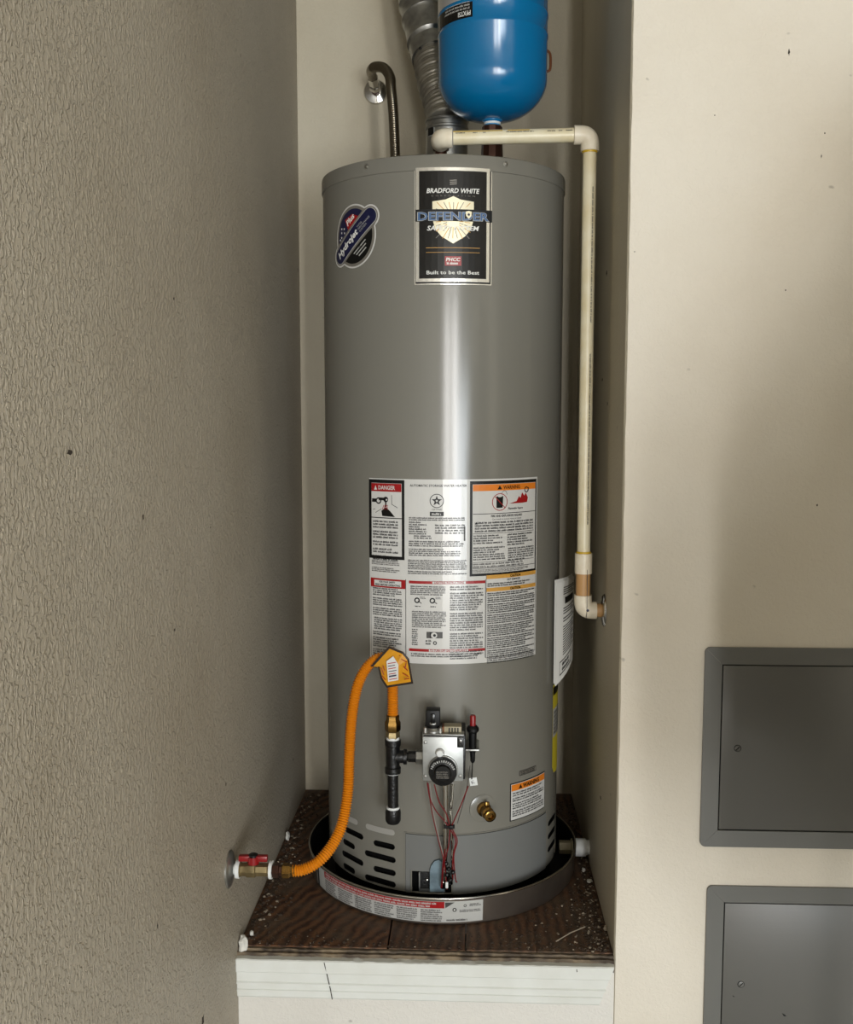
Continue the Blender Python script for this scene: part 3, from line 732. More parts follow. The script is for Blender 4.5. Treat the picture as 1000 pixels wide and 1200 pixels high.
# lower left column
pr.rect(LA0 + .003, -.0672, Z(690, 470), Z(679.5, 470), 'ink_red', h1); pr.rect(LA0 + .012, -.0760, Z(688.2, 470), Z(681.5, 470), 'label_white', h2)
cxl = (LA0 + .012 - .076) / 2; pr.text('FOR YOUR SAFETY', cxl, Z(684.3, 470), .0036, 'ink', h3, width=.036, bold=.03); pr.text('READ BEFORE OPERATING', cxl, Z(687.7, 470), .0036, 'ink', h3, width=.056, bold=.03)
pr.rect(LA0 + .003, LA0 + .0038, LB0 + .006, Z(690), 'ink_soft', h1); pr.rect(-.0672, -.0660, LB0 + .006, Z(680), 'ink_soft', h1)
y_ = Z(691.5); 
for n_ in (4, 4, 4, 6, 2, 5, 5, 4):
    pr.fine(LA0 + .008 + (.003 if n_ == 6 else 0), -.0735, y_ - .0043 * n_, y_, n_, 'ink_red' if False else 'ink', h1, rag=.25, rng=R9); y_ -= .0043 * n_ + .0028
# lower centre
ma, mbb = U(479.5), U(569)
for (t0, t1, s1, s2, tx, tw) in ((684.5, 681.2, 507, 546, 'LIGHTING INSTRUCTIONS', .058), (764, 760.8, 503, 549, 'TO TURN OFF GAS TO APPLIANCE', .074)):
    pr.rect(ma, mbb, Z(t0), Z(t1), 'ink_red', h1); pr.rect(U(s1), U(s2), Z(t0) + .0007, Z(t1) - .0007, 'label_white', h2); pr.text(tx, (U(s1) + U(s2)) / 2, Z(t0) + .0012, .0036, 'ink_red', h3, width=tw, bold=.03)
pr.rect(mbb - .0004, mbb + .0006, LB0 + .010, Z(680), 'ink_soft', h1)
mm = U(524)
pr.fine(ma + .003, mm - .002, Z(698), Z(686.5), 5, 'ink', h1, rag=.3, rng=R9)
for q in (489, 507):
    pc = (U(q), Z(704)); pr.ring(pc, .0058, .0026, 'ink', h1, 10); pr.line((pc[0] + .002, pc[1] - .001), (pc[0] + .009, pc[1] - .006), .0018, 'ink_soft', h1); pr.fine(pc[0] + .006, pc[0] + .018, pc[1] + .003, pc[1] + .008, 2, 'ink_soft', h1, rng=R9); pr.fine(pc[0] - .004, pc[0] + .008, pc[1] - .0135, pc[1] - .010, 1, 'ink', h1, rng=R9)
pr.fine(ma + .006, mm - .001, Z(736), Z(716), 9, 'ink', h1, rag=.2, rng=R9); pr.fine(ma + .006, ma + .018, Z(757), Z(737), 8, 'ink', h1, rag=.3, rng=R9)
pr.rect(U(500), U(519), Z(748), Z(740.5), 'ink_soft', h1); pr.disc((U(509), Z(744.5)), .006, 'label_white', h2); pr.disc((U(509.5), Z(744.5)), .0028, 'ink', h3); pr.rect(U(504), U(505.5), Z(748), Z(741), 'ink', h3)
pr.ring((U(510), Z(753.5)), .0040, .002, 'ink', h1, 8); pr.fine(U(499), U(506), Z(756), Z(749.5), 2, 'ink', h1, rng=R9)
y_ = Z(686.5)
for n_ in (2, 8, 8, 7, 4): pr.fine(mm + .006, mbb - .004, y_ - .0046 * n_, y_, n_, 'ink', h1, rag=.2, rng=R9); y_ -= .0046 * n_ + .0035
pr.fine(ma + .004, mbb - .030, Z(770.5), Z(765.5), 2, 'ink', h1, rag=.15, rng=R9); pr.fine(mbb - .024, mbb - .006, Z(768.5), Z(766), 1, 'ink', h1, rng=R9)
# lower right
ra, rb = mbb + .0022, LA1 - .003; rm = (ra + rb) / 2
zz = Z(675.5)
pr.frame(ra - .001, rb + .0004, LB0 + .009, zz + .003, .0008, 'ink_soft', h1)
for (d0, s_) in ((0, 'CAUTION'), (-.0255, 'CAUTION')):
    pr.rect(ra, rb, zz + d0 - .0075, zz + d0 + .0002, 'ink_ochre', h2); pr.text(s_, rm + .004, zz + d0 - .0062, .0048, 'ink', h3, width=.026, bold=.04)
pr.text('HOT SURFACES', rm, zz - .0128, .0036, 'ink', h2, width=.032, bold=.03); pr.fine(ra + .002, rb - .006, zz - .0235, zz - .0150, 2, 'ink', h2, rng=R9)
y_ = zz - .0345
for n_ in (2, 3, 5, 5, 6, 6, 7): pr.fine(ra + .002, rb - .003, y_ - .0040 * n_, y_, n_, 'ink', h2, rag=.25, dense=1.2, rng=R9); y_ -= .0040 * n_ + .0012
mb.build('sticker', HT, 'large white instruction label with black framed danger and warning boxes', smooth=False, recalc=False)

# ---- small warning sticker lower right and nameplate
mb = MB(); pr = Print(mb, W); wa, wb = .1526, .2636; wz0, wz1 = .6320, .7113
pr.slab(wa, wb, wz0, wz1, 'ink', .0006); pr.rect(wa + .002, wb - .002, wz0 + .002, wz1 - .002, 'label_white', h1); pr.rect(wa + .003, wb - .003, wz1 - .0165, wz1 - .003, 'ink_orange', h2)
pr.text('WARNING', (wa + wb) / 2 + .004, wz1 - .0138, .0082, 'ink', h3, width=.052, bold=.04); pr.poly([((wa + wb) / 2 - .034, wz1 - .0142), ((wa + wb) / 2 - .024, wz1 - .0142), ((wa + wb) / 2 - .029, wz1 - .005)], 'ink', h3)
y_ = wz1 - .019
for n_ in (2, 2, 3, 3): pr.fine(wa + .006, wb - .006, y_ - .0047 * n_, y_, n_, 'ink', h2, rag=.3, rng=R9); y_ -= .0047 * n_ + .0018
mb.build('sticker', HT, 'small white warning sticker with an orange header', smooth=False, recalc=False)
mb = MB(); pr = Print(mb, W); pr.slab(.1760, .2270, .7235, .7335, 'grey_print', .0012); pr.frame(.1760, .2270, .7235, .7335, .001, 'ink', .0015); pr.fine(.180, .223, .7250, .7320, 2, 'ink', .0016, rng=R9)
mb.build('nameplate', HT, 'small dark grey nameplate above the warning sticker', smooth=False, recalc=False)
# yellow efficiency sticker on the right flank
mb = MB(); pr = Print(mb, W)
pr.poly([(.3060, .885), (.400, .885), (.400, .700), (.352, .684), (.318, .690), (.3060, .705)], 'sticker_yellow', .0006)
pr.rect(.3070, .399, .770, .832, 'label_white', h1); pr.rect(.3070, .399, .862, .880, 'ink', h1); pr.fine(.312, .395, .775, .828, 6, 'ink_soft', h2, rng=R9); pr.line((.31, .775), (.35, .82), .003, 'ink', h2)
mb.build('sticker', HT, 'yellow and white energy sticker on the right flank', smooth=False, recalc=False)

# ---- access door
mb = MB(); pr = Print(mb, W); da, db, dz0, dz1 = -.0674, .2700, ZB + .0005, .6188
poly = [(da, dz0), (-.058, dz0), (-.058, .5440), (.0285, .5440), (.0285, dz0), (db, dz0), (db, dz1), (da, dz1)]
def wrap_poly(mb, poly, m, off, edge_off=0.0, step=.012, rim='jacket_grey'):
    us = sorted(set(p[0] for p in poly)); P = []
    for i in range(len(poly)):
        a, b = poly[i], poly[(i + 1) % len(poly)]; n = max(1, int(abs(b[0] - a[0]) / step))
        for k in range(n): P.append((a[0] + (b[0] - a[0]) * k / n, a[1] + (b[1] - a[1]) * k / n))
    pts = [Vector(p) for p in P]; ed = [(i, (i + 1) % len(P)) for i in range(len(P))]
    u0, u1 = us[0], us[-1]; z0, z1 = min(p[1] for p in P), max(p[1] for p in P)
    nn = int((u1 - u0) / step)
    for i in range(1, nn):
        for j in (.2, .4, .6, .8):
            q = (u0 + (u1 - u0) * i / nn, z0 + (z1 - z0) * j)
            if in_poly(q[0], q[1], P): pts.append(Vector(q))
    r = delaunay_2d_cdt(pts, ed, [], 0, 1e-7); F = []
    for f in r[2]:
        c = sum((r[0][i] for i in f), Vector((0, 0))) / len(f)
        if in_poly(c.x, c.y, P): F.append(tuple(f))
    mb.add([W(v.x, v.y, off) for v in r[0]], F, m)
    n = len(P); mb.add([W(x, y, off) for x, y in P] + [W(x, y, edge_off) for x, y in P], [(i, (i + 1) % n, n + (i + 1) % n, n + i) for i in range(n)], rim)
wrap_poly(mb, poly, 'jacket_grey_door', .0026, 0, rim='black')
mb.build('access_door', HT, 'curved burner access door at the foot of the heater', recalc=False)
# raised frame strips left of and above the door
mb = MB(); pr = Print(mb, W); pr.slab(da - .0035, da - .0010, .500, dz1 + .003, 'jacket_grey', .0016); pr.slab(da - .0035, db + .003, dz1 + .0012, dz1 + .0030, 'jacket_grey', .0016); mb.build('door_flange', HT, recalc=False, smooth=False)

# ---- burner opening content: shield plate, bracket
mb = MB(); 
c = atY(513, 1022, 1.985)
sh = [(-.0155, -.040), (.0135, -.040), (.0135, .012), (.010, .022), (.003, .027), (-.006, .024), (-.013, .014), (-.0155, .004)]
mb.prism([(x, y) for x, y in sh], .006, 'shield_blue', axis((c.x, 1.9880, c.z), (0, -1, 0)))
mb.build('heat_shield', HT, 'blue grey domed sheet shield over the burner opening')
mb = MB(); a_, b_ = atY(491, 1045, 1.99), atY(522, 1048, 1.99)
mb.box((a_.x, 1.992, .5005), (b_.x, 1.9965, .5050), 'steel'); mb.box((a_.x, 1.992, .505), (a_.x + .0022, 1.9965, .540), 'steel'); mb.box((a_.x + .002, 1.9985, .505), (b_.x, 2.000, .540), 'black_iron')
q = atY(500.5, 1033, 1.99); mb.lathe([(.004, 0), (.004, .002), (.0024, .004), (0, .0045)], 'steel', axis((q.x, 1.9985, q.z), (0, -1, 0)), 12, close=False)
mb.build('burner_bracket', HT)

# ---- gas control
mb = MB(); YV = 1.905
tl, br = atY(495.5, 863.5, YV), atY(543, 915.5, YV)
x0, x1, z1, z0 = tl.x, br.x, tl.z, br.z
mb.box((x0, YV, z0), (x1, YV + .004, z1), 'cast_face', .0008)
mb.box((x0 + .001, YV + .004, z0 + .002), (x1 + .004, 1.993, z1 + .002), 'black_iron', .002)
mb.box((x0 - .001, YV + .006, z0 - .0015), (x1 + .0022, YV + .030, z1 + .0035), 'galvanised', .002)
GC = mb.build('gas_control', HT, 'silver gas control valve with a black dial')
def sub(name, build, label=None, parent=GC): m_ = MB(); build(m_); return m_.build(name, parent, label)
def screwf(px, py, r=.0032):
    c = atY(px, py, YV); m_ = MB(); m_.lathe([(r, 0), (r, .0012), (r * .7, .002), (0, .0022)], 'steel', axis((c.x, YV, c.z), (0, -1, 0)), 14, close=False)
    m_.box((c.x - r * .8, YV - .0026, c.z - .0004), (c.x + r * .8, YV - .0018, c.z + .0004), 'black'); m_.build('screw', GC)
for q in ((498.7, 870), (540, 868), (498.7, 909.5), (539.5, 909.5)): screwf(*q)
dc = atY(519, 906, 1.885)
def dial(m_):
    M = axis((dc.x, YV, dc.z), (0, -1, 0)); m_.lathe([(.0285, 0), (.0285, .003), (.0275, .0045)], 'steel', M, 40)
    m_.lathe([(.0268, .003), (.0268, .016), (.0255, .0185), (.0165, .0192), (.0160, .024), (.0145, .0255), (0, .0258)], 'black_gloss', M, 40, close=False)
    f = lambda a, b, h: M @ Vector((a, b, .0193 + h)); p_ = Print(m_, f)
    for k in range(14):
        a = math.radians(20 + k * 10.7); s_ = math.sin(a); c_ = math.cos(a); p_.line((c_ * .0205, s_ * .0205), (c_ * .0245, s_ * .0245), .0012 if k % 3 else .0022, 'label_grey', .0002)
    p_.text('HOT', -.0165, .0135, .0042, 'label_grey', .0002, width=.010, rot=.8); p_.text('PILOT', .018, .009, .003, 'label_grey', .0002, width=.009, rot=-1)
    p2 = Print(m_, lambda a, b, h: M @ Vector((a, b, .0262 + h))); p2.fine(-.012, .012, -.009, .006, 4, 'grey_print', 0, rag=.3, rng=R9)
    m_.lathe([(.0052, .0), (.0052, .0165)], 'steel', axis((dc.x + .002, YV, dc.z + .0305), (0, -1, 0)), 8) if False else None
sub('dial', dial, 'black temperature dial with white marks')
bc = atY(515.5, 883.5, 1.897)
sub('pilot_button', lambda m_: (m_.lathe([(.0088, 0), (.0088, .0015), (.0078, .0025)], 'steel', axis((bc.x, YV, bc.z), (0, -1, 0)), 24), m_.lathe([(.0068, .001), (.0068, .0075), (.0055, .009), (0, .0094)], 'teflon', axis((bc.x, YV, bc.z), (0, -1, 0)), 24, close=False)), 'round pale pilot button')
q = atY(525, 889, YV); sub('indicator', lambda m_: m_.box((q.x - .0025, YV - .003, q.z - .0025), (q.x + .0025, YV, q.z + .0025), 'teflon', .0006))
q0, q1 = atY(536, 864, YV), atY(543.5, 876, YV)
sub('test_port', lambda m_: m_.box((q0.x, YV - .002, q1.z), (q1.x, YV + .002, q0.z), 'black_iron', .001))
r0, r1 = atY(499.5, 830.5, 1.93), atY(516, 849, 1.93)
def reg(m_):
    cx_ = (r0.x + r1.x) / 2; hx = (r1.x - r0.x) / 2
    m_.box((cx_ - hx, 1.918, r1.z), (cx_ + hx, 1.945, r0.z), 'black', .002); m_.box((cx_ - .004, 1.914, r1.z + .006), (cx_ + .004, 1.920, r0.z - .006), 'black_gloss', .001)
    m_.lathe([(.0105, r1.z - .008), (.0125, r1.z - .004), (.0125, r1.z + .004), (.009, r1.z + .008)], 'black', Matrix.Translation((cx_, 1.930, 0)), 24)
sub('regulator_cap', reg, 'black pressure regulator cap')
def regb(m_):
    cx_ = (r0.x + r1.x) / 2
    m_.lathe([(.0165, z1 + .002), (.0165, z1 + .007), (.012, z1 + .012), (.011, z1 + .018), (.0135, z1 + .020), (.0135, z1 + .024)], 'galvanised', Matrix.Translation((cx_, 1.930, 0)), 24)
    for s_ in (-1, 1): m_.lathe([(.0038, z1 + .002), (.0038, z1 + .013), (.002, z1 + .015)], 'steel', Matrix.Translation((cx_ + s_ * .0145, 1.920, 0)), 10)
sub('regulator_base', regb, 'silver collar under the regulator cap')
q0, q1 = atY(520.5, 851.5, 1.925), atY(541, 861.5, 1.925)
def conn(m_):
    m_.box((q0.x, 1.925, q1.z - .002), (q1.x, 1.95, q0.z), 'connector_tan', .001); m_.box((q0.x - .0035, 1.9255, q1.z - .002), (q0.x + .006, 1.9495, q0.z - .0005), 'rust', .001)
    for k in range(4): m_.box((q0.x + .009 + k * .0055, 1.9240, q1.z + .002), (q0.x + .0115 + k * .0055, 1.9252, q0.z - .002), 'black')
sub('wire_connector', conn, 'tan wire connector block')
# igniter
mb = MB(); YI = 1.95
q = atY(554.3, 845, YI); M = Matrix.Translation((q.x, YI, 0)); zf = lambda py: atY(554, py, YI).z
mb.lathe([(.0095, zf(858)), (.012, zf(856)), (.012, zf(853)), (.008, zf(850))], 'black', M, 20); mb.lathe([(.0062, zf(881)), (.0075, zf(879)), (.0078, zf(858))], 'black', M, 20)
mb.lathe([(.0028, zf(893.5)), (.0048, zf(891)), (.0052, zf(880))], 'black', M, 16)
mb.box((q.x - .016, YI - .010, zf(878.5)), (q.x + .0125, 2.000, zf(876.5)), 'galvanised', .0004); mb.box((q.x - .016, YI - .002, zf(878)), (q.x - .0145, 2.000, zf(858)), 'black_iron')
IG = mb.build('igniter', HT, 'black push igniter with a red button')
mb = MB(); mb.lathe([(.0058, zf(850.5)), (.0058, zf(839.5)), (.0048, zf(838))], 'red_plastic', M, 18); mb.build('button', IG, 'red igniter button')
# burner tubes and wires
mb = MB()
mb.tube([atY(522, 915, 1.955), atY(522.5, 960, 1.955), atY(522, 1000, 1.96), atY(519, 1040, 1.975)], .0052, 'chrome', 12); mb.build('burner_tube', HT, 'shiny silver gas tube down to the burner')
mb = MB(); mb.tube([atY(531, 918, 1.975), atY(528.5, 950, 1.97), atY(530, 980, 1.965), atY(530, 1010, 1.968), atY(529, 1036, 1.978)], .0028, 'chrome', 10); mb.build('burner_tube', HT, 'thin silver pilot tube')
def wire(pts, m, r=.0013, Y=1.95):
    P = spline([atY(x, y, Yy if Yy else Y) for x, y, Yy in pts], 6); mb = MB(); mb.tube(P, r, m, 6); return mb.build('wire', HT)
wire([(501, 917, 0), (504, 935, 0), (511, 950, 0), (521, 962, 0), (528, 972, 0), (534, 985, 0), (531, 1005, 0), (531, 1030, 1.965)], 'wire_red')
wire([(509, 919, 0), (515, 940, 0), (523, 953, 0), (527, 968, 0), (526, 990, 0), (521, 1010, 0), (517, 1040, 1.968)], 'wire_red')
wire([(504, 918, 0), (507, 945, 0), (513, 975, 0), (520, 1005, 0), (523, 1035, 1.965)], 'wire_white', .0009)
wire([(502, 918, 0), (506, 950, 0), (514, 985, 0), (521, 1012, 0), (524, 1042, 1.965)], 'wire_red', .0010)
wire([(549, 921, 1.96), (541, 942, 1.955), (533, 960, 0), (530, 970, 0), (536, 985, 0), (532, 1003, 0), (534, 1030, 1.96), (536, 1034, 1.96)], 'wire_red')
wire([(551, 897, 1.955), (546, 930, 1.965), (536, 965, 1.960)], 'ink_soft', .0008)
wire([(554, 892, 1.95), (553.5, 903, 1.95), (553, 913, 1.955)], 'black', .0012)
wire([(522, 995, 1.945), (519, 1015, 1.955), (518, 1040, 1.965)], 'wire_red')
mb = MB(); c = atY(528, 968.5, 1.952); mb.tube([c + Vector((-.013, 0, 0)), c + Vector((.0085, 0, 0))], .0042, 'black', 10); mb.box((c.x - .0025, c.y - .007, c.z - .004), (c.x + .005, c.y + .004, c.z + .004), 'black', .001); mb.build('cable_tie', HT, 'black cable tie round the wires')
mb = MB()
for k, (px, py) in enumerate(((523, 1012), (526, 1018), (524, 1025), (531, 1022), (528, 1031))):
    c = atY(px, py, 1.955); b = bmesh.new(); bmesh.ops.create_icosphere(b, subdivisions=2, radius=.0048); mb.bm(b, 'black_iron', Matrix.Translation(c))
mb.build('tube_fitting', HT, 'dark compression fittings above the burner')
q = atY(524, 1036, 1.96); mb = MB(); mb.box((q.x - .003, 1.957, q.z - .008), (q.x + .0025, 1.962, q.z + .005), 'teflon', .0015); mb.build('ceramic_tip', HT, 'small white ceramic electrode')
q = atY(555, 916, 1.955); mb = MB(); M = Matrix.Translation(q) @ Matrix.Rotation(-.15, 4, 'Y'); mb.box((-.0075, -.0006, -.008), (.0075, .0006, .008), 'teflon', .0003, M=M)
p_ = Print(mb, lambda a, b, h: M @ Vector((a, -.0008 - h, b))); p_.text('K', 0, -.004, .007, 'ink', 0, rot=.3); mb.build('wire_tag', HT, 'small white tag on the igniter wire', recalc=False)
# drain valve
u_, z_ = uz(566, 947); th_ = u_ / HR
O = W(u_, z_); D = (W(u_, z_, 1) - O).normalized(); M = axis(O, D)
mb = MB(); mb.lathe([(.0285, 0), (.0285, .0012), (.0262, .0022), (.012, .0026)], 'jacket_grey', M, 40); DV = mb.build('drain_valve', HT, 'brass drain valve on a grey plastic rosette')
mb = MB(); mb.lathe([(.0145, .002), (.0145, .010), (.011, .013), (.010, .024), (.0125, .026), (.0125, .030), (.0085, .033)], 'brass', M, 20)
mb.box((-.002, .003, .016), (.006, .020, .022), 'brass', .0012, M=M); mb.build('valve_body', DV)
M2 = axis(O + D * .026 + Vector((.002, 0, -.002)), (D + Vector((.02, 0, -.12))).normalized())
mb = MB(); mb.lathe([(.0095, -.008), (.0100, .004), (.0120, .005), (.0120, .011), (.0105, .012), (.0066, .012), (.0066, .002), (0, .002)], 'brass', M2, 24, close=False); mb.build('spout', DV, 'round brass hose outlet')

# ---- drip leg: tee, nipple, cap
p0 = atY(460.5, 885, 1.93); TX, TY = p0.x, 1.932
DL = thing('gas_drip_leg', 'black iron tee with a capped vertical drip leg left of the gas control', 'pipe', (TX, TY, .635))
zt_ = lambda py: atY(460, py, TY).z
M = Matrix.Translation((TX, TY, 0))
mb = MB(); mb.lathe([(.0105, zt_(906)), (.0155, zt_(905.5)), (.0155, zt_(899)), (.0135, zt_(898)), (.0135, zt_(874)), (.0155, zt_(873)), (.0155, zt_(867)), (.0105, zt_(866))], 'black_iron', M, 28)
cz = zt_(886.5); xe = atY(477, 886, TY).x
mb.lathe([(.0125, 0), (.0125, .020), (.0150, .021), (.0150, xe - TX), (.009, xe - TX)], 'black_iron', axis((TX, TY, cz), (1, 0, 0)), 28); mb.build('tee', DL)
mb = MB(); xv = atY(496, 886, TY).x
mb.lathe([(.0090, xe - TX - .004), (.0090, xe - TX + .002), (.0112, xe - TX + .003), (.0112, xv - TX - .014), (.009, xv - TX - .012)], 'black_gloss', axis((TX, TY, cz), (1, 0, 0)), 8); mb.build('side_nipple', DL)
mb = MB(); mb.lathe([(.0125, xv - TX - .014), (.0135, xv - TX - .013), (.0135, xv - TX + .002)], 'galvanised', axis((TX, TY, cz), (1, 0, 0)), 6); mb.build('valve_inlet', DL, 'silver hexagonal valve inlet')
mb = MB(); mb.lathe([(.0105, zt_(949)), (.0105, zt_(905))], 'black_iron', M, 24); mb.build('drip_pipe', DL)
mb = MB(); mb.lathe([(.0120, zt_(964)), (.0150, zt_(961)), (.0152, zt_(951)), (.0135, zt_(947.5)), (.0105, zt_(947))], 'black_iron', M, 28); mb.build('pipe_cap', DL)
for (py0, py1, r) in ((948.3, 944.8, .0128), (906.6, 904.4, .0128), (867, 863.5, .0125)):
    mb = MB(); mb.lathe([(.010, zt_(py0)), (r, zt_(py0)), (r, zt_(py1)), (.010, zt_(py1))], 'teflon', M, 24); mb.build('thread_seal', DL, 'white thread sealant')

# ---- wall shut-off valve
e0 = atX(267, 1017, XL); VY, VZ = 1.795, .6320
SV = thing('gas_shutoff_valve', 'brass gas shut-off valve with a red handle on the left wall', 'valve', (XL, VY, VZ))
Mx = axis((XL, VY, VZ), (1, 0, 0)); xq = lambda px: atY(px, 1019, VY).x - XL
mb = MB(); mb.lathe([(.0335, 0), (.0335, .002), (.031, .0045), (.016, .0075), (.0125, .010)], 'galvanised', Mx, 36); mb.build('escutcheon', SV, 'dull chrome wall escutcheon')
mb = MB(); mb.lathe([(.0095, .004), (.0095, xq(280))], 'teflon', Mx, 16); mb.build('pipe_nipple', SV, 'white taped pipe nipple')
mb = MB(); a_, b_ = xq(278), xq(319)
mb.lathe([(.0145, a_), (.0150, a_ + .006), (.0128, a_ + .008), (.0128, a_ + .017), (.0150, a_ + .020), (.0150, a_ + .034), (.0125, a_ + .036), (.0125, b_ - .008), (.0145, b_ - .006), (.0145, b_)], 'brass_dull', Mx, 8); mb.build('valve_body', SV)
for (q0, q1) in ((277, 281.5), (316, 319.5)):
    mb = MB(); mb.lathe([(.010, xq(q0)), (.0165, xq(q0)), (.0168, xq(q1)), (.010, xq(q1))], 'teflon', Mx, 14); mb.build('thread_seal', SV, 'white thread sealant')
hx = (a_ + b_) / 2 + XL - .002
mb = MB(); mb.lathe([(.006, 0), (.006, .024), (.0085, .025), (.0085, .029), (.004, .031)], 'black_iron', axis((hx, VY, VZ), (0, 0, 1)), 16); mb.build('valve_stem', SV)
mb = MB(); Mh = Matrix.Translation((hx, VY, VZ + .0215))
for s_ in (-1, 1): mb.box((s_ * .0265, -.006, -.005) if s_ < 0 else (.003, -.006, -.005), (-.003, .006, .006) if s_ < 0 else (.0265, .006, .006), 'red_plastic', .002, M=Mh)
mb.lathe([(.0105, -.010), (.0105, .004)], 'red_plastic', Mh, 20); mb.build('handle', SV, 'red valve handle')

# ---- orange gas hose
GH = thing('gas_hose', 'orange corrugated gas hose curving from the wall valve up to the black tee', 'hose', (XL + xq(345), VY, VZ))
HTY = TY
raw = [atY(344, 1020.5, VY), atY(356, 1019, VY), atY(374, 1009, 1.80), atY(391, 988, 1.825), atY(402, 962, 1.85), atY(408, 925, 1.875), atY(409.5, 885, 1.89), atY(412, 845, 1.90), atY(417, 812, 1.905), atY(425, 790, 1.908), atY(437, 775, 1.912), atY(449, 771, 1.920), atY(457, 778, 1.928), atY(460, 795, TY), atY(460.5, 820, TY), atY(460.5, 841, TY)]
pth = resample(spline(raw, 14), .00115); rad = [.0098 + .0013 * math.cos(i * 2 * math.pi / 4) for i in range(len(pth))]
mb = MB(); mb.tube(pth, 0, 'orange_hose', 14, radii=rad); mb.build('hose', GH, ang=80)
mb = MB(); Mg = axis((XL, VY, VZ - .0008), (1, 0, 0))
mb.lathe([(.0125, xq(319.5)), (.0135, xq(321)), (.0135, xq(327)), (.010, xq(328)), (.0095, xq(331))], 'bronze_dark', Mg, 6); mb.lathe([(.0085, xq(330)), (.0135, xq(331.5)), (.0135, xq(339)), (.0105, xq(341)), (.0105, xq(346))], 'brass', Mg, 6); mb.build('coupling', GH, 'brass flare nuts at the wall valve')
mb = MB(); mb.lathe([(.0125, zt_(857)), (.0152, zt_(855)), (.0152, zt_(846)), (.0125, zt_(843.5)), (.0125, zt_(838))], 'brass', M, 6); mb.lathe([(.0105, zt_(866)), (.0135, zt_(864)), (.0135, zt_(858)), (.0110, zt_(856))], 'brass_dull', M, 6); mb.build('coupling', GH, 'dark brass nuts above the tee')
# folded yellow tag
TGp = [((434, 781), 1.899), ((456, 757), 1.893), ((473, 764), 1.886), ((479.5, 772), 1.888), ((484.5, 801), 1.905), ((453, 806), 1.897), ((446, 795), 1.895), ((443, 781), 1.894)]
P3 = [atY(x, y, Y) for (x, y), Y in TGp]
cen = atY(462, 784, 1.886)
mb = MB(); n = len(P3); dk = Vector((0, .0012, 0))
ins = [cen.lerp(p, .88) for p in P3]
mb.add([cen] + ins, [(0, i + 1, (i + 1) % n + 1) for i in range(n)], 'tag_yellow'); mb.add(ins + P3, [(i, (i + 1) % n, n + (i + 1) % n, n + i) for i in range(n)], 'tag_border')
mb.add([p + dk for p in P3] + P3 + [cen + dk], [(i, (i + 1) % n, n + (i + 1) % n, n + i) for i in range(n)] + [(i, (i + 1) % n, 2 * n) for i in range(n)], 'tag_yellow')
TG = mb.build('warning_tag', GH, 'folded yellow tag with dark border wrapped round the hose', ang=10, recalc=False)
mb = MB(); Q = [atY(453, 775, 1.8845), atY(461, 769, 1.8845), atY(467, 779, 1.8845), (atY(467, 797, 1.8845)), atY(455, 799, 1.8845)]
mb.add(Q + [p + Vector((0, .0012, 0)) for p in Q], [(0, 1, 2, 3, 4)] + [(i, (i + 1) % 5, 5 + (i + 1) % 5, 5 + i) for i in range(5)], 'label_white')
o_, ex = Q[4], (Q[3] - Q[4]); ey = (Q[0] - Q[4]); p_ = Print(mb, lambda a, b, h: o_ + ex * a + ey * b + Vector((0, -.0004, 0)))
for k in range(7): p_.rect(.12, .9 - .05 * (k % 3), .08 + k * .13, .12 + k * .13 + (.04 if k == 1 else 0), 'ink_navy' if k % 2 else 'ink_red', 0, step=9)
mb.build('insert', TG, 'white printed patch', recalc=False, smooth=False)
mb = MB()
for (a_, b_) in (((470, 772), (477, 776)), ((473, 781), (478, 786)), ((472, 789), (479, 793)), ((474, 796), (480, 795)), ((447, 783), (450, 791)), ((449, 780), (451, 786)), ((476, 777), (475, 784)), ((448, 792), (452, 797)), ((468, 768), (472, 770))):
    mb.tube([atY(*a_, 1.8870), atY(*b_, 1.8875)], .0010, 'tag_red', 5)
mb.build('print', TG, 'dark red lettering strokes', smooth=False, kind='stuff')

# ================================================================== DRAIN PAN
DP = thing('drain_pan', 'round metal drain pan under the water heater', 'drain pan', (HX, HY, ZP))
zr = .5088
mb = MB(); mb.lathe([(.292, ZP + .0006), (.2955, ZP + .004), (.2990, zr - .003)], 'pan_metal', AX, 128, close=False)
mb.lathe([(.2972, zr - .004), (.2935, ZP + .005), (.290, ZP + .0024), (0, ZP + .0020)], 'black', AX, 128, close=False); mb.lathe([(.292, ZP + .0006), (.0, ZP + .0005)], 'pan_metal', AX, 128, close=False); mb.build('pan_body', DP, recalc=False)
mb = MB(); rimp = [Vector((HX + .2986 * math.cos(2 * math.pi * k / 128), HY + .2986 * math.sin(2 * math.pi * k / 128), zr - .0015)) for k in range(129)]
mb.tube(rimp, .0022, 'pan_rim', 8, cap=False); mb.build('rolled_rim', DP, 'bright rolled rim')
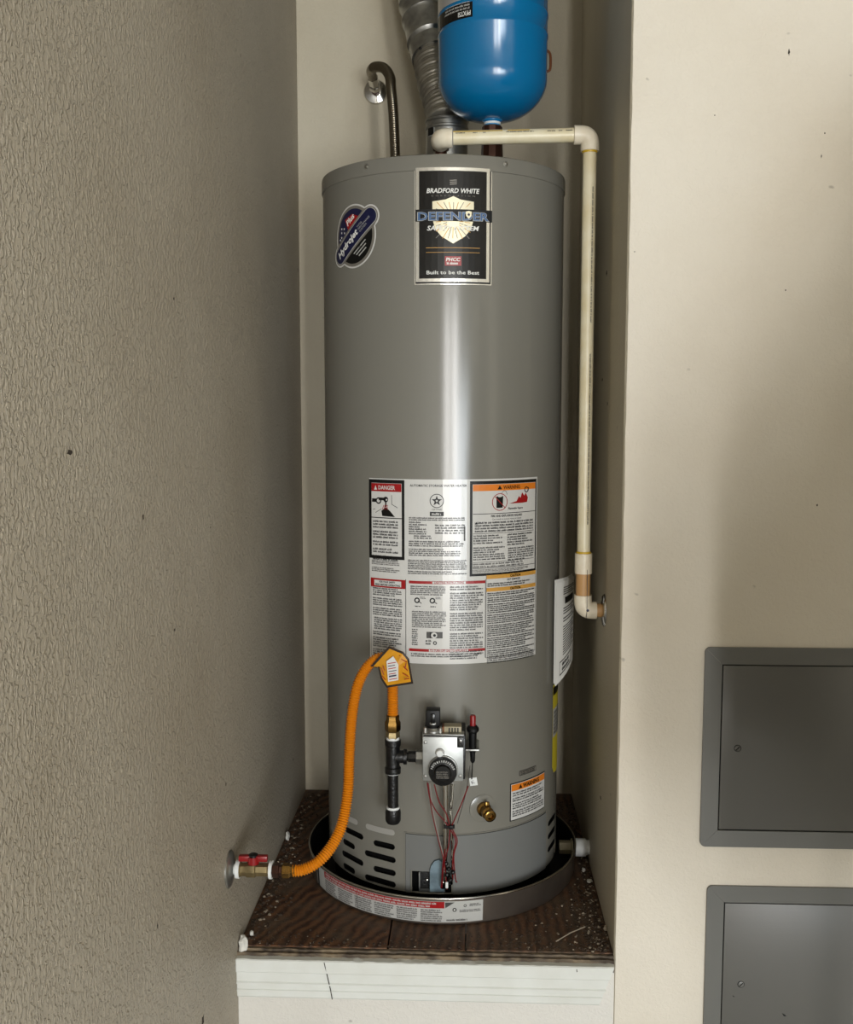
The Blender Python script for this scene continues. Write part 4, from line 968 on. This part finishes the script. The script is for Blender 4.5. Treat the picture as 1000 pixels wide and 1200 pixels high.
# strip label on the pan
RP = .2976
def WP(u, z, off=0.0):
    a = u / RP; t = (z - ZP - .004) / (zr - ZP - .007); rr = .2955 + (.2990 - .2955) * t + off; return Vector((HX + rr * math.sin(a), HY - rr * math.cos(a), z))
mb = MB(); pr = Print(mb, WP)
def UP_(px, py):
    u, z = uz(px, py, RP); return u / HR * RP, z
pa, pb = UP_(372, 1020)[0], UP_(566, 1070)[0]; za, zb_ = ZP + .0075, zr - .0065
pr.slab(pa, pb, za, zb_, 'label_grey', .0005)
p1 = UP_(381, 1030)[0]; p2 = UP_(521, 1065)[0]
pr.rect(p1, p2, zb_ - .0145, zb_ - .0005, 'ink_red', .0008)
pr.text('DO NOT USE WHERE HEATER LEAKAGE COULD CAUSE DAMAGE   DRAIN MUST BE CONNECTED', (p1 + p2) / 2, zb_ - .0070, .0036, 'label_grey', .0010, width=(p2 - p1) * .86) if False else pr.fine(p1 + .006, p2 - .004, zb_ - .0135, zb_ - .0015, 2, 'label_grey', .0010, rag=.1, rng=R9)
k_ = 6
for i in range(k_):
    a_ = p1 + (p2 - p1) * i / k_; b_ = p1 + (p2 - p1) * (i + 1) / k_; pr.fine(a_ + .002, b_ - .004, za + .0015, zb_ - .0165, 6, 'ink_soft', .0008, dense=1.2, rag=.2, rng=R9)
pr.rect(p1 + (p2 - p1) * .36, p1 + (p2 - p1) * .36 + .0012, za, zb_ - .015, 'ink', .0008)
pr.rect(pa + .004, pa + .013, za, zb_, 'ink', .0008); pr.disc((p2 + .020, zb_ - .018), .0042, 'ink', .0008, 12); pr.disc((p2 + .020, zb_ - .018), .0022, 'label_white', .0010, 10); pr.ring((p2 + .041, zb_ - .010), .0030, .0012, 'ink', .0008, 12)
pr.fine(p2 + .050, pb - .004, zb_ - .012, zb_ - .006, 2, 'ink', .0008, rng=R9); pr.fine(p2 + .030, pb - .004, zb_ - .024, zb_ - .018, 2, 'ink_soft', .0008, rng=R9); pr.poly([(p2 + .001, zb_ - .002), (p2 + .020, zb_ - .002), (p2 + .002, zb_ - .014)], 'ink_soft', .0008); pr.fine(p2 + .004, pb - .03, za + .002, za + .008, 1, 'ink_soft', .0008, rng=R9)
mb.build('sticker', DP, 'white and red printed strip round the pan front', recalc=False, smooth=False)
# pan outlet
dq = atX(690, 997, XR); DY, DZ = 2.262, .4805
ang_ = math.atan2(XR - HX, -(DY - HY)); x_pan = HX + math.sqrt(.2955 ** 2 - (DY - HY) ** 2)
mb = MB(); mb.lathe([(.0150, x_pan - .03), (.0150, x_pan - .004), (.0195, x_pan - .003), (.0195, x_pan + .001)], 'connector_tan', axis((0, DY, DZ), (1, 0, 0)), 6); mb.lathe([(.0125, x_pan - .001), (.0125, x_pan + .010)], 'black', axis((0, DY, DZ), (1, 0, 0)), 24); mb.build('outlet_fitting', DP, 'tan threaded drain outlet fitting')
mb = MB(); Md = axis((0, DY, DZ), (1, 0, 0)); mb.lathe([(.0160, x_pan + .006), (.0200, x_pan + .0065), (.0200, XR - .008), (.0165, XR - .0075), (.0165, XR + .002)], 'pvc_white', Md, 32)
tag(mb.build('drain_pipe'), 'short white plastic drain pipe from the pan to the right niche wall', 'pipe')

# ================================================================== TOP PLUMBING
# expansion tank
TKY = 2.175; tc_ = atY(577.5, 60, TKY); TXc = tc_.x; TRr = (atY(641.5, 60, TKY).x - atY(513.5, 60, TKY).x) / 2 * .9975
zk = lambda py: atY(577, py, TKY).z
TK = thing('expansion_tank', 'blue steel expansion tank hanging above the water heater', 'tank', (TXc, TKY, zk(150)))
M = Matrix.Translation((TXc, TKY, 0))
zbot, zsh = zk(142.5), zk(97)
prof = [(.016, zbot - .004), (.020, zbot + .0005)]
for k in range(1, 15):
    a = math.pi / 2 * k / 14; prof.append((max(.02, TRr * math.sin(a) ** .82), zsh - (zsh - zbot - .001) * math.cos(a) ** 1.15))
z1b, z2b = zk(46), zk(22)
for zc_ in (z1b, z2b): prof += [(TRr, zc_ - .0045), (TRr + .0016, zc_ - .002), (TRr + .0016, zc_ + .002), (TRr, zc_ + .0045)]
ztop = zk(0) + .17
prof += [(TRr, ztop - .09)]
for k in range(1, 10): a = math.pi / 2 * k / 9; prof.append((TRr * math.cos(a), ztop - .09 + .08 * math.sin(a)))
mb = MB(); mb.lathe(prof, 'tank_blue', M, 72, close=False); mb.build('tank_shell', TK, ang=60)
mb = MB(); mb.lathe([(.0155, zk(152)), (.0155, zk(143)), (.021, zk(141.5)), (.021, zk(137))], 'tank_stain', M, 24); mb.lathe([(.0175, zk(146.5)), (.0175, zk(143.5))], 'teflon', M, 24); mb.build('tank_neck', TK, 'blue threaded neck with white tape')
# label on tank (printed upside down because the tank hangs inverted)
def WT(a, z, off=0.0): t = a / TRr; return Vector((TXc + (TRr + off) * math.sin(t), TKY - (TRr + off) * math.cos(t), z))
mb = MB(); pr = Print(mb, WT)
def ut(px, py):
    d = ray(px, py); ox, oy = -TXc, -TKY; A_ = d.x ** 2 + d.y ** 2; B_ = 2 * (d.x * ox + d.y * oy); C_ = ox * ox + oy * oy - TRr ** 2
    t = (-B_ - math.sqrt(max(B_ * B_ - 4 * A_ * C_, 0))) / 2 / A_; p = CAM + d * t; return math.atan2(p.x - TXc, -(p.y - TKY)) * TRr, p.z
e1 = ut(554, 20); lb0 = e1[1] + .001; lbl = -.175
pr.slab(lbl, e1[0], lb0, lb0 + .062, 'plaque_black', .0005)
pr.rect(lbl, e1[0] - .020, lb0 + .030, lb0 + .0905, 'tank_foil', .0009); pr.rect(lbl, e1[0] - .0005, lb0 + .045, lb0 + .0905, 'tank_foil', .0008)
pr.text('PFXT5I', e1[0] - .004, lb0 + .0125, .0085, 'white_print', .0010, align='L', width=.028, bold=.02, rot=math.pi)
for k in range(3): pr.fine(e1[0] - .006, e1[0] - .075, lb0 + .0150 + k * .006, lb0 + .0200 + k * .006, 1, 'label_grey', .0011, rag=.1, rng=R9)
mb.build('label', TK, 'black and silver label printed upside down', recalc=False, smooth=False)
# nipple
mb = MB(); zn0 = 1.9500
prof = [(.0150, zn0), (.0200, zn0 + .002), (.0200, zn0 + .012), (.0165, zn0 + .014), (.0165, zn0 + .018), (.0215, zn0 + .021), (.0225, zn0 + .035), (.0215, zn0 + .060), (.0175, zn0 + .063), (.0175, zk(158)), (.0205, zk(157)), (.0205, zk(149)), (.0165, zk(147.5))]
mb.lathe(prof, 'bronze_dark', M, 10); tag(mb.build('pipe_fitting'), 'dark bronze fitting between the heater top and the blue tank', 'pipe fitting')

# discharge pipe
PY, PX = 2.065, atY(688, 400, 2.065).x
zp = atY(692, 158, PY).z; pr_ = .0136
DPp = thing('discharge_pipe', 'cream plastic relief pipe running over the heater and down the right side', 'pipe', (PX, PY, zp))
xl = atY(516, 162, PY).x; zl = atY(516, 162, PY).z
ex0 = atY(535, 160, PY).x; zA = zl; zB_ = zp
mb = MB(); M = None
A_, B_ = Vector((ex0 - .006, PY, zA)), Vector((PX - .026, PY, zB_))
mb.tube([A_, B_], pr_, 'pvc', 28); 
d_ = (B_ - A_).normalized(); nz_ = Vector((-d_.z, 0, d_.x))
pp = Print(mb, lambda a, b, h: A_ + d_ * a + Vector((0, -math.cos(b / pr_), 0)) * (pr_ + .0003 + h) + nz_ * math.sin(b / pr_) * (pr_ + .0003 + h))
L_ = (B_ - A_).length
for (f0, f1) in ((.02, .10), (.16, .20), (.24, .28), (.43, .72), (.76, .83), (.85, .89), (.91, .99)): pp.fine(L_ * f0, L_ * f1, .0045, .0085, 1, 'ink_soft', 0, rng=R9)
for (f0, f1) in ((0, .40), (.44, .62)): pp.rect(L_ * f0, L_ * f1, .0090, .0125, 'primer_yellow', -.0001)
mb.build('pipe', DPp, recalc=False)
def elbow(name, c, d1, d2, l1, l2, r, m, rim=True):
    c, d1, d2 = Vector(c), Vector(d1).normalized(), Vector(d2).normalized(); mb = MB(); k = r * 1.05
    path = [c + d1 * l1] + [c + d1 * (k + (l1 - k) * .02)]
    for i in range(1, 8):
        t = i / 8; path.append((1 - t) ** 2 * (c + d1 * k) + 2 * t * (1 - t) * c + t * t * (c + d2 * k))
    path += [c + d2 * (k + (l2 - k) * .02), c + d2 * l2]
    mb.tube(path, r, m, 24); return mb.build(name, DPp, 'cream elbow fitting', ang=50)
elbow('elbow', (PX, PY, zp), (-1, 0, 0), (0, 0, -1), .031, .031, .0178, 'pvc_fitting')
elbow('elbow', (xl, PY, zl), (1, 0, 0), (0, 1, 0), .024, .030, .0188, 'pvc_fitting')
for (c, d) in (((PX, PY, zp - .0305), (0, 0, -1)), ):
    mb = MB(); mb.lathe([(pr_, 0), (pr_ + .0012, .0005), (pr_ + .0008, .0035), (pr_, .004)], 'primer_yellow', axis(c, d), 24); mb.build('primer_ring', DPp, 'yellow primer stain')
za_ = atY(683, 648, PY).z; zb2 = atY(682, 672, PY).z; zc2 = atY(681, 697, PY).z; zel = atY(681, 715, PY).z
mb = MB(); mb.tube([(PX, PY, zp - .028), (PX, PY, za_ - .005)], pr_ * .97, 'pvc', 24)
pp = Print(mb, lambda a, b, h: Vector((PX + math.sin(.45) * (pr_ + h) + b, PY - math.cos(.45) * (pr_ + h) + b * .5, zp - a))); pp.fine(.42, zp - za_ - .012, -.002, .002, 1, 'ink_soft', .0004, rng=R9); pp.fine(.10, .36, -.002, .002, 1, 'grey_print', .0004, dense=.1, rng=R9)
mb.build('pipe', DPp, recalc=False)
Mv = Matrix.Translation((PX, PY, 0))
mb = MB(); mb.lathe([(pr_, zb2), (.0176, zb2 + .0005), (.0176, za_ - .0005), (pr_, za_)], 'pvc_fitting', Mv, 28); mb.build('coupling', DPp, 'cream straight coupling')
mb = MB(); mb.lathe([(pr_, za_ - .001), (pr_ + .0016, za_), (pr_ + .001, za_ + .003), (pr_, za_ + .0035)], 'primer_yellow', Mv, 24); mb.build('primer_ring', DPp, 'yellow primer stain')
mb = MB(); mb.lathe([(.0145, zc2 - .004), (.0145, zb2 + .002)], 'cpvc_tan', Mv, 24); mb.build('pipe', DPp, 'tan pipe section')
elbow('elbow', (PX, PY, zel), (0, 0, 1), (1, 0, 0), zc2 - zel, atY(699, 716, PY).x - PX, .0176, 'pvc_fitting')
mb = MB(); mb.lathe([(.0138, atY(698, 716, PY).x), (.0138, XR + .001)], 'cpvc_tan', axis((0, PY, zel), (1, 0, 0)), 24); mb.build('pipe', DPp, 'tan pipe stub into the wall')
mb = MB(); mb.lathe([(.0335, .0), (.0335, .0015), (.030, .0045), (.019, .0065), (.0155, .0075)], 'chrome', axis((XR, PY, zel), (-1, 0, 0)), 36); mb.build('escutcheon', DPp, 'chrome wall escutcheon')
mb = MB(); mb.tube([(PX + .006, PY - .0170, zb2 + .01), (PX + .0065, PY - .0158, zc2 + .004), (PX + .0065, PY - .0182, zel + .012), (PX + .006, PY - .0185, zel - .014)], .0006, 'ink', 5); mb.lathe([(.0028, 0), (.0028, .0015), (0, .002)], 'ink_navy', axis((PX + .008, PY - .0172, zel + .003), (0, -1, 0)), 10); mb.build('ink_line', DPp, 'dark drawn alignment line')
# relief valve behind the left elbow
mb = MB(); mb.lathe([(.011, 1.951), (.0155, 1.952), (.0155, 1.964), (.0120, 1.966), (.0120, zl - .014), (.0165, zl - .012), (.0165, zl + .018), (.010, zl + .021)], 'bronze_dark', Matrix.Translation((xl, PY + .045, 0)), 12)
tag(mb.build('relief_valve'), 'dark brass relief valve behind the left cream elbow', 'valve')

# flexible water connector on the left
FY = 2.36
es = Vector(atY(440.5, 108, YB))
FC = thing('water_connector', 'corrugated steel water connector looping from the back wall to the heater top', 'pipe', (atY(466, 182, FY).x, FY, 1.951))
mb = MB(); mb.lathe([(.0305, 0), (.0305, .002), (.028, .006), (.016, .010), (.012, .011)], 'chrome', axis(es, (0, -1, 0)), 36); mb.build('escutcheon', FC, 'round chrome wall escutcheon')
v1, v2, v3 = es + Vector((0, -.045, .001)), atY(438, 99, YB - .075), atY(436, 92, YB - .095)
mb = MB(); mb.tube([es + Vector((0, -.002, 0)), v1], .0105, 'copper_red', 16); mb.build('stub_pipe', FC, 'red copper stub')
mb = MB(); q1_, q2_ = atY(440, 104, YB - .05), atY(437, 91, YB - .085)
mb.tube([q1_, q1_.lerp(q2_, .3), q1_.lerp(q2_, .32), q2_], .0, 'chrome', 6, radii=[.014, .0155, .0125, .0135]); mb.build('union_nut', FC, 'chrome union nut')
raw = [q2_, atY(435, 83, YB - .13), atY(440, 78.5, YB - .17), atY(450, 80, YB - .21), atY(457, 90, YB - .25), atY(458.5, 105, YB - .28), atY(461.5, 140, FY + .01), atY(465, 185, FY)]
raw[-1].z = 1.950
pth = resample(spline(raw, 12), .0012); rad = [.0112 + (.0008 if i > 60 else .0003) * math.cos(i * 2 * math.pi / 4) for i in range(len(pth))]
mb = MB(); mb.tube(pth, 0, 'flex_steel', 16, radii=rad); mb.build('flexible_tube', FC, ang=80)

# vent duct
VD = thing('vent_duct', 'crinkled metal vent duct leaning left behind the blue tank', 'duct', (-.045, 2.28, 1.951))
DYv = 2.30
def dx(pxl, pxr, py, Y): a, b = atY(pxl, py, Y), atY(pxr, py, Y); return (a + b) / 2, (b.x - a.x) / 2
c1, r1_ = dx(499.5, 548.5, 160, DYv)
mb = MB(); Mv = Matrix.Translation((c1.x, DYv, 0)); zt2 = atY(520, 141, DYv).z
mb.lathe([(r1_, 1.950), (r1_, zt2 - .024), (r1_ + .0018, zt2 - .022), (r1_ + .0018, zt2 - .018), (r1_, zt2 - .016), (r1_, zt2 - .008), (r1_ + .0022, zt2 - .006), (r1_ + .0022, zt2 - .003), (r1_ * .96, zt2)], 'galvanised', Mv, 48); mb.build('draft_collar', VD, 'short upright metal collar')
mb = MB(); c_, r_2 = dx(499.5, 541, 137, DYv); Yt = 2.40
c2, _ = dx(499.5, 540, 121, 2.32); c3, _ = dx(491, 532, 84, 2.355); c4, _ = dx(487, 530, 66, 2.375)
path = resample(spline([Vector((c1.x - .002, DYv, zt2 - .002)), c2, (c2 + c3) / 2 + Vector((-.002, 0, 0)), c3, c4], 10), .0022)
rad = [.0405 + (.0014 * math.sin(i * 1.9) if i > 5 else 0) + .0016 * math.sin(i * .55) + .006 * min(1, i / len(path)) for i in range(len(path))]
mb.tube(path, 0, 'duct_foil', 40, radii=rad); mb.build('flexible_duct', VD, 'crinkled foil duct section', ang=80)
top, rt_ = dx(469.5, 517, 0, 2.44); dirn = (top - path[-1]).normalized(); Mt = axis(path[-1] - dirn * .002, dirn); L_ = (top - path[-1]).length
rr = rt_ + .004
mb = MB(); mb.lathe([(rr, 0), (rr, .034), (rr - .002, .036), (rr, .040), (rr + .003, .044), (rr + .001, .050), (rr, L_ * .62), (rr + .004, L_ * .66), (rr, L_ * .70), (rr, L_ * .9), (rr + .003, L_ * .93), (rr, L_ * .96), (rr, L_ + .15)], 'galvanised', Mt, 48); RD = mb.build('rigid_duct', VD, 'smooth galvanised duct section')
cc = Mt @ Vector((0, 0, .018)); q = atY(493, 57, cc.y - rr * .98)
mb = MB(); mb.lathe([(.003, 0), (.003, .003), (0, .004)], 'black', axis(Vector((q.x, q.y, q.z)), (-.2, -1, 0)), 10); mb.build('screw', RD)
# small label on the collar
q = atY(507, 148, 2.25); mb = MB(); pr = Print(mb, lambda a, b, h: Vector((c1.x + (r1_ + .0004 + h) * math.sin(a / r1_), DYv - (r1_ + .0004 + h) * math.cos(a / r1_), b)))
zz0 = atY(507, 158, 2.26).z; zz1 = atY(507, 146, 2.26).z; pr.rect(-.050, -.027, zz0, zz1, 'label_grey', .0, step=.003); pr.rect(-.048, -.029, zz0 + .0015, zz1 - .0015, 'ink', .0004, step=.003); mb.build('sticker', VD, 'small black and white sticker on the collar', recalc=False)
# rusty strap hook beside the tank
mb = MB(); pts3 = [atY(640, 84, 2.30), atY(644.5, 82, 2.30), atY(645.5, 74, 2.30), atY(645, 64, 2.30), atY(642.5, 60, 2.30), atY(639, 58, 2.30)]
mb.tube([pts3[0] + Vector((-.03, .02, 0))] + spline(pts3, 5) + [Vector((pts3[-1].x - .03, 2.32, pts3[-1].z))], .0028, 'rust', 8); mb.build('strap_hook', TK, 'rusty hook on the right side of the tank')

# instruction booklet on the right flank of the heater
mb = MB()
P1 = Vector((.1790, 2.1370, 0)); P2 = Vector((.2205, 2.2010, 0)); ztl, ztr, zbl, zbr = 1.1120, 1.1150, .8905, .9350
nrm_ = Vector((P2.y - P1.y, -(P2.x - P1.x), 0)).normalized()
def bk(a, b, h): p = P1.lerp(P2, a); zt3 = ztl + (ztr - ztl) * a; zb3 = zbl + (zbr - zbl) * a; z_ = zb3 + (zt3 - zb3) * b; return Vector((p.x, p.y, z_)) + nrm_ * (h + .006 * math.sin(a * 3.1) * (1 if h < .02 else 1))
def sheet(h, t, m, z_off=0):
    N_ = 6; vs = []
    for i in range(N_ + 1):
        for b in (0, 1): vs += [bk(i / N_, b, h) + Vector((0, 0, z_off)), bk(i / N_, b, h - t) + Vector((0, 0, z_off))]
    fs = []
    for i in range(N_): o = 4 * i; fs += [(o, o + 4, o + 6, o + 2), (o + 1, o + 3, o + 7, o + 5), (o, o + 1, o + 5, o + 4), (o + 2, o + 6, o + 7, o + 3)]
    fs += [(0, 2, 3, 1), (4 * N_, 4 * N_ + 1, 4 * N_ + 3, 4 * N_ + 2)]; mb.add(vs, fs, m)
sheet(.0, .0012, 'paper', .003); sheet(.0022, .0008, 'paper'); sheet(.004, .0008, 'paper', -.002)
pr = Print(mb, lambda a, b, h: bk(a, b, .0044) + Vector((0, 0, -.002)))
pr.rect(.35, .9, .76, .83, 'ink', 0, step=.1)
for (b0, b1, n_) in ((.86, .95, 4), (.66, .74, 3), (.58, .64, 2), (.24, .55, 12)):
    for k in range(n_): b_ = b0 + (b1 - b0) * k / n_; pr.rect(.28, .95 - .12 * (k % 3 == 1), b_, b_ + (b1 - b0) / n_ * .45, 'ink_soft', 0, step=.1)
pr.frame(.15, .75, .06, .20, .012, 'ink', 0); pr.fine(.25, .7, .08, .18, 2, 'ink', 0, rng=R9)
tag(mb.build('instruction_booklet', recalc=False, smooth=False), 'folded white instruction booklet tucked at the heater right side', 'booklet')

# ================================================================== ACCESS PANELS
def rrect(x0, x1, z0, z1, r, n=5):
    P = []
    for (cx_, cz_, a0) in ((x1 - r, z1 - r, 0), (x0 + r, z1 - r, 90), (x0 + r, z0 + r, 180), (x1 - r, z0 + r, 270)):
        for k in range(n + 1): a = math.radians(a0 + 90 * k / n); P.append((cx_ + r * math.cos(a), cz_ + r * math.sin(a)))
    return P
def access_panel(x0, x1, z0, z1, fw, label, screw, cyl_m, chips=()):
    t = thing('access_panel', label, 'access panel', (x0, YF, z0)); th_ = .005
    for nm, poly in (('frame_rail', 'T'), ('frame_rail', 'B'), ('frame_stile', 'L'), ('frame_stile', 'R')):
        r = .010; I = (x0 + fw, x1 - fw, z0 + fw, z1 - fw); g = .00025
        def arc(cx_, cz_, a0, a1): return [(cx_ + r * math.cos(math.radians(a0 + (a1 - a0) * k / 4)), cz_ + r * math.sin(math.radians(a0 + (a1 - a0) * k / 4))) for k in range(5)]
        if poly == 'T': P = [(I[1] - g, I[3])] + arc(x1 - r, z1 - r, 45, 90) + arc(x0 + r, z1 - r, 90, 135) + [(I[0] + g, I[3])]
        if poly == 'B': P = [(I[0] + g, I[2])] + arc(x0 + r, z0 + r, 225, 270) + arc(x1 - r, z0 + r, 270, 315) + [(I[1] - g, I[2])]
        if poly == 'L': P = [(I[0], I[3] - g)] + arc(x0 + r, z1 - r, 135.6, 180) + arc(x0 + r, z0 + r, 180, 224.4) + [(I[0], I[2] + g)]
        if poly == 'R': P = [(I[1], I[2] + g)] + arc(x1 - r, z0 + r, 315.6, 360) + arc(x1 - r, z1 - r, 0, 44.4) + [(I[1], I[3] - g)]
        mb = MB(); n = len(P); b = .0012
        cxx, czz = (x0 + x1) / 2, (z0 + z1) / 2
        mb.add([(x, YF, z) for x, z in P] + [(x, YF - th_, z) for x, z in P], [tuple(range(n, 2 * n))] + [(i, (i + 1) % n, n + (i + 1) % n, n + i) for i in range(n)], 'panel_grey_frame')
        mb.build(nm, t, smooth=False)
    mb = MB(); g = .0022
    mb.box((x0 + fw + g, YF - .0042, z0 + fw + g), (x1 - fw - g, YF - .001, z1 - fw - g), 'panel_grey', .0008); dr = mb.build('door', t)
    mb = MB(); mb.box((x0 + fw - .001, YF - .0012, z0 + fw - .001), (x1 - fw + .001, YF + .001, z1 - fw + .001), 'black_void'); mb.build('recess', t, 'dark gap round the door')
    mb = MB(); sx, sz = screw; Ms = axis((sx, YF - .0042, sz), (0, -1, 0))
    mb.lathe([(.0066, 0), (.0066, .0004), (.0054, .0005)], 'black', Ms, 20, close=False); mb.lathe([(.0054, .0003), (.0054, .0010), (.0048, .0013), (0, .0014)], cyl_m, Ms, 20, close=False); mb.box((-.0045, -.0007, .0013), (.0045, .0007, .0019), 'black', 0, M=Ms @ Matrix.Rotation(.8, 4, 'Z')); mb.build('cam_latch', dr, 'round slotted latch')
    for (cx_, cz_, w_) in chips:
        mb = MB(); mb.prism([(-w_, w_), (w_ * .6, w_ * .2), (w_ * 1.2, -w_ * .6), (0, -w_ * .5)], .0004, 'black', axis((cx_, YF - .0042, cz_), (0, -1, 0))); mb.build('paint_chip', dr, 'dark paint chip')
access_panel(.4262, .862, .6690, 1.0428, .0312, 'upper grey metal access panel on the beige wall', (.4895, .856), 'panel_grey')
q1c, q2c = atY(918, 1188, YF), atY(859, 1166, YF)
access_panel(.4420, .878, .2200, .5938, .0312, 'lower bluish grey metal access panel cut off by the picture edge', (.5093, .4033), 'panel_grey_frame', ((q1c.x, q1c.z, .004), (q2c.x, q2c.z, .002)))

# ================================================================== outside the picture: added coat-shaped blocker that shades the right wall
CX, CY = .77, .95
CS = thing('shade_blocker', 'added shade blocker shaped like a coat on a pole, outside the picture to the right', 'shade blocker', (CX, CY, 0))
mb = MB(); mb.lathe([(.17, 0), (.17, .015), (.03, .03)], 'black_iron', Matrix.Translation((CX, CY, 0)), 32); mb.build('base', CS)
mb = MB(); mb.tube([(CX, CY, .02), (CX, CY, 1.92)], .016, 'black_iron', 14); mb.tube([(CX - .02, CY, 1.88), (CX + .03, CY, 1.83), (CX + .10, CY, 1.83), (CX + .15, CY, 1.88)], .010, 'black_iron', 10); mb.build('blocker_pole', CS)
mb = MB(); vs, fs = [], []
prof = [(.02, .30, .14, .66), (.01, .31, .14, .82), (.0, .32, .15, .95), (.0, .32, .15, 1.22), (.01, .29, .14, 1.36), (.05, .23, .12, 1.46), (.08, .19, .10, 1.62), (.10, .12, .08, 1.80), (.08, .04, .04, 1.88)]
for j, (c, a, b, z) in enumerate(prof):
    for k in range(32):
        t = 2 * math.pi * k / 32; q = 1 + .06 * math.sin(5 * t + j); vs.append((CX + c + a * q * math.cos(t), CY + b * q * math.sin(t), z - (.12 * math.cos(t) if j == 0 else 0)))
for j in range(len(prof) - 1):
    for k in range(32): fs.append((j * 32 + k, j * 32 + (k + 1) % 32, (j + 1) * 32 + (k + 1) % 32, (j + 1) * 32 + k))
mb.add(vs, fs, 'ink_soft'); mb.build('coat', CS, 'dark grey coat-shaped form added to cast shade')
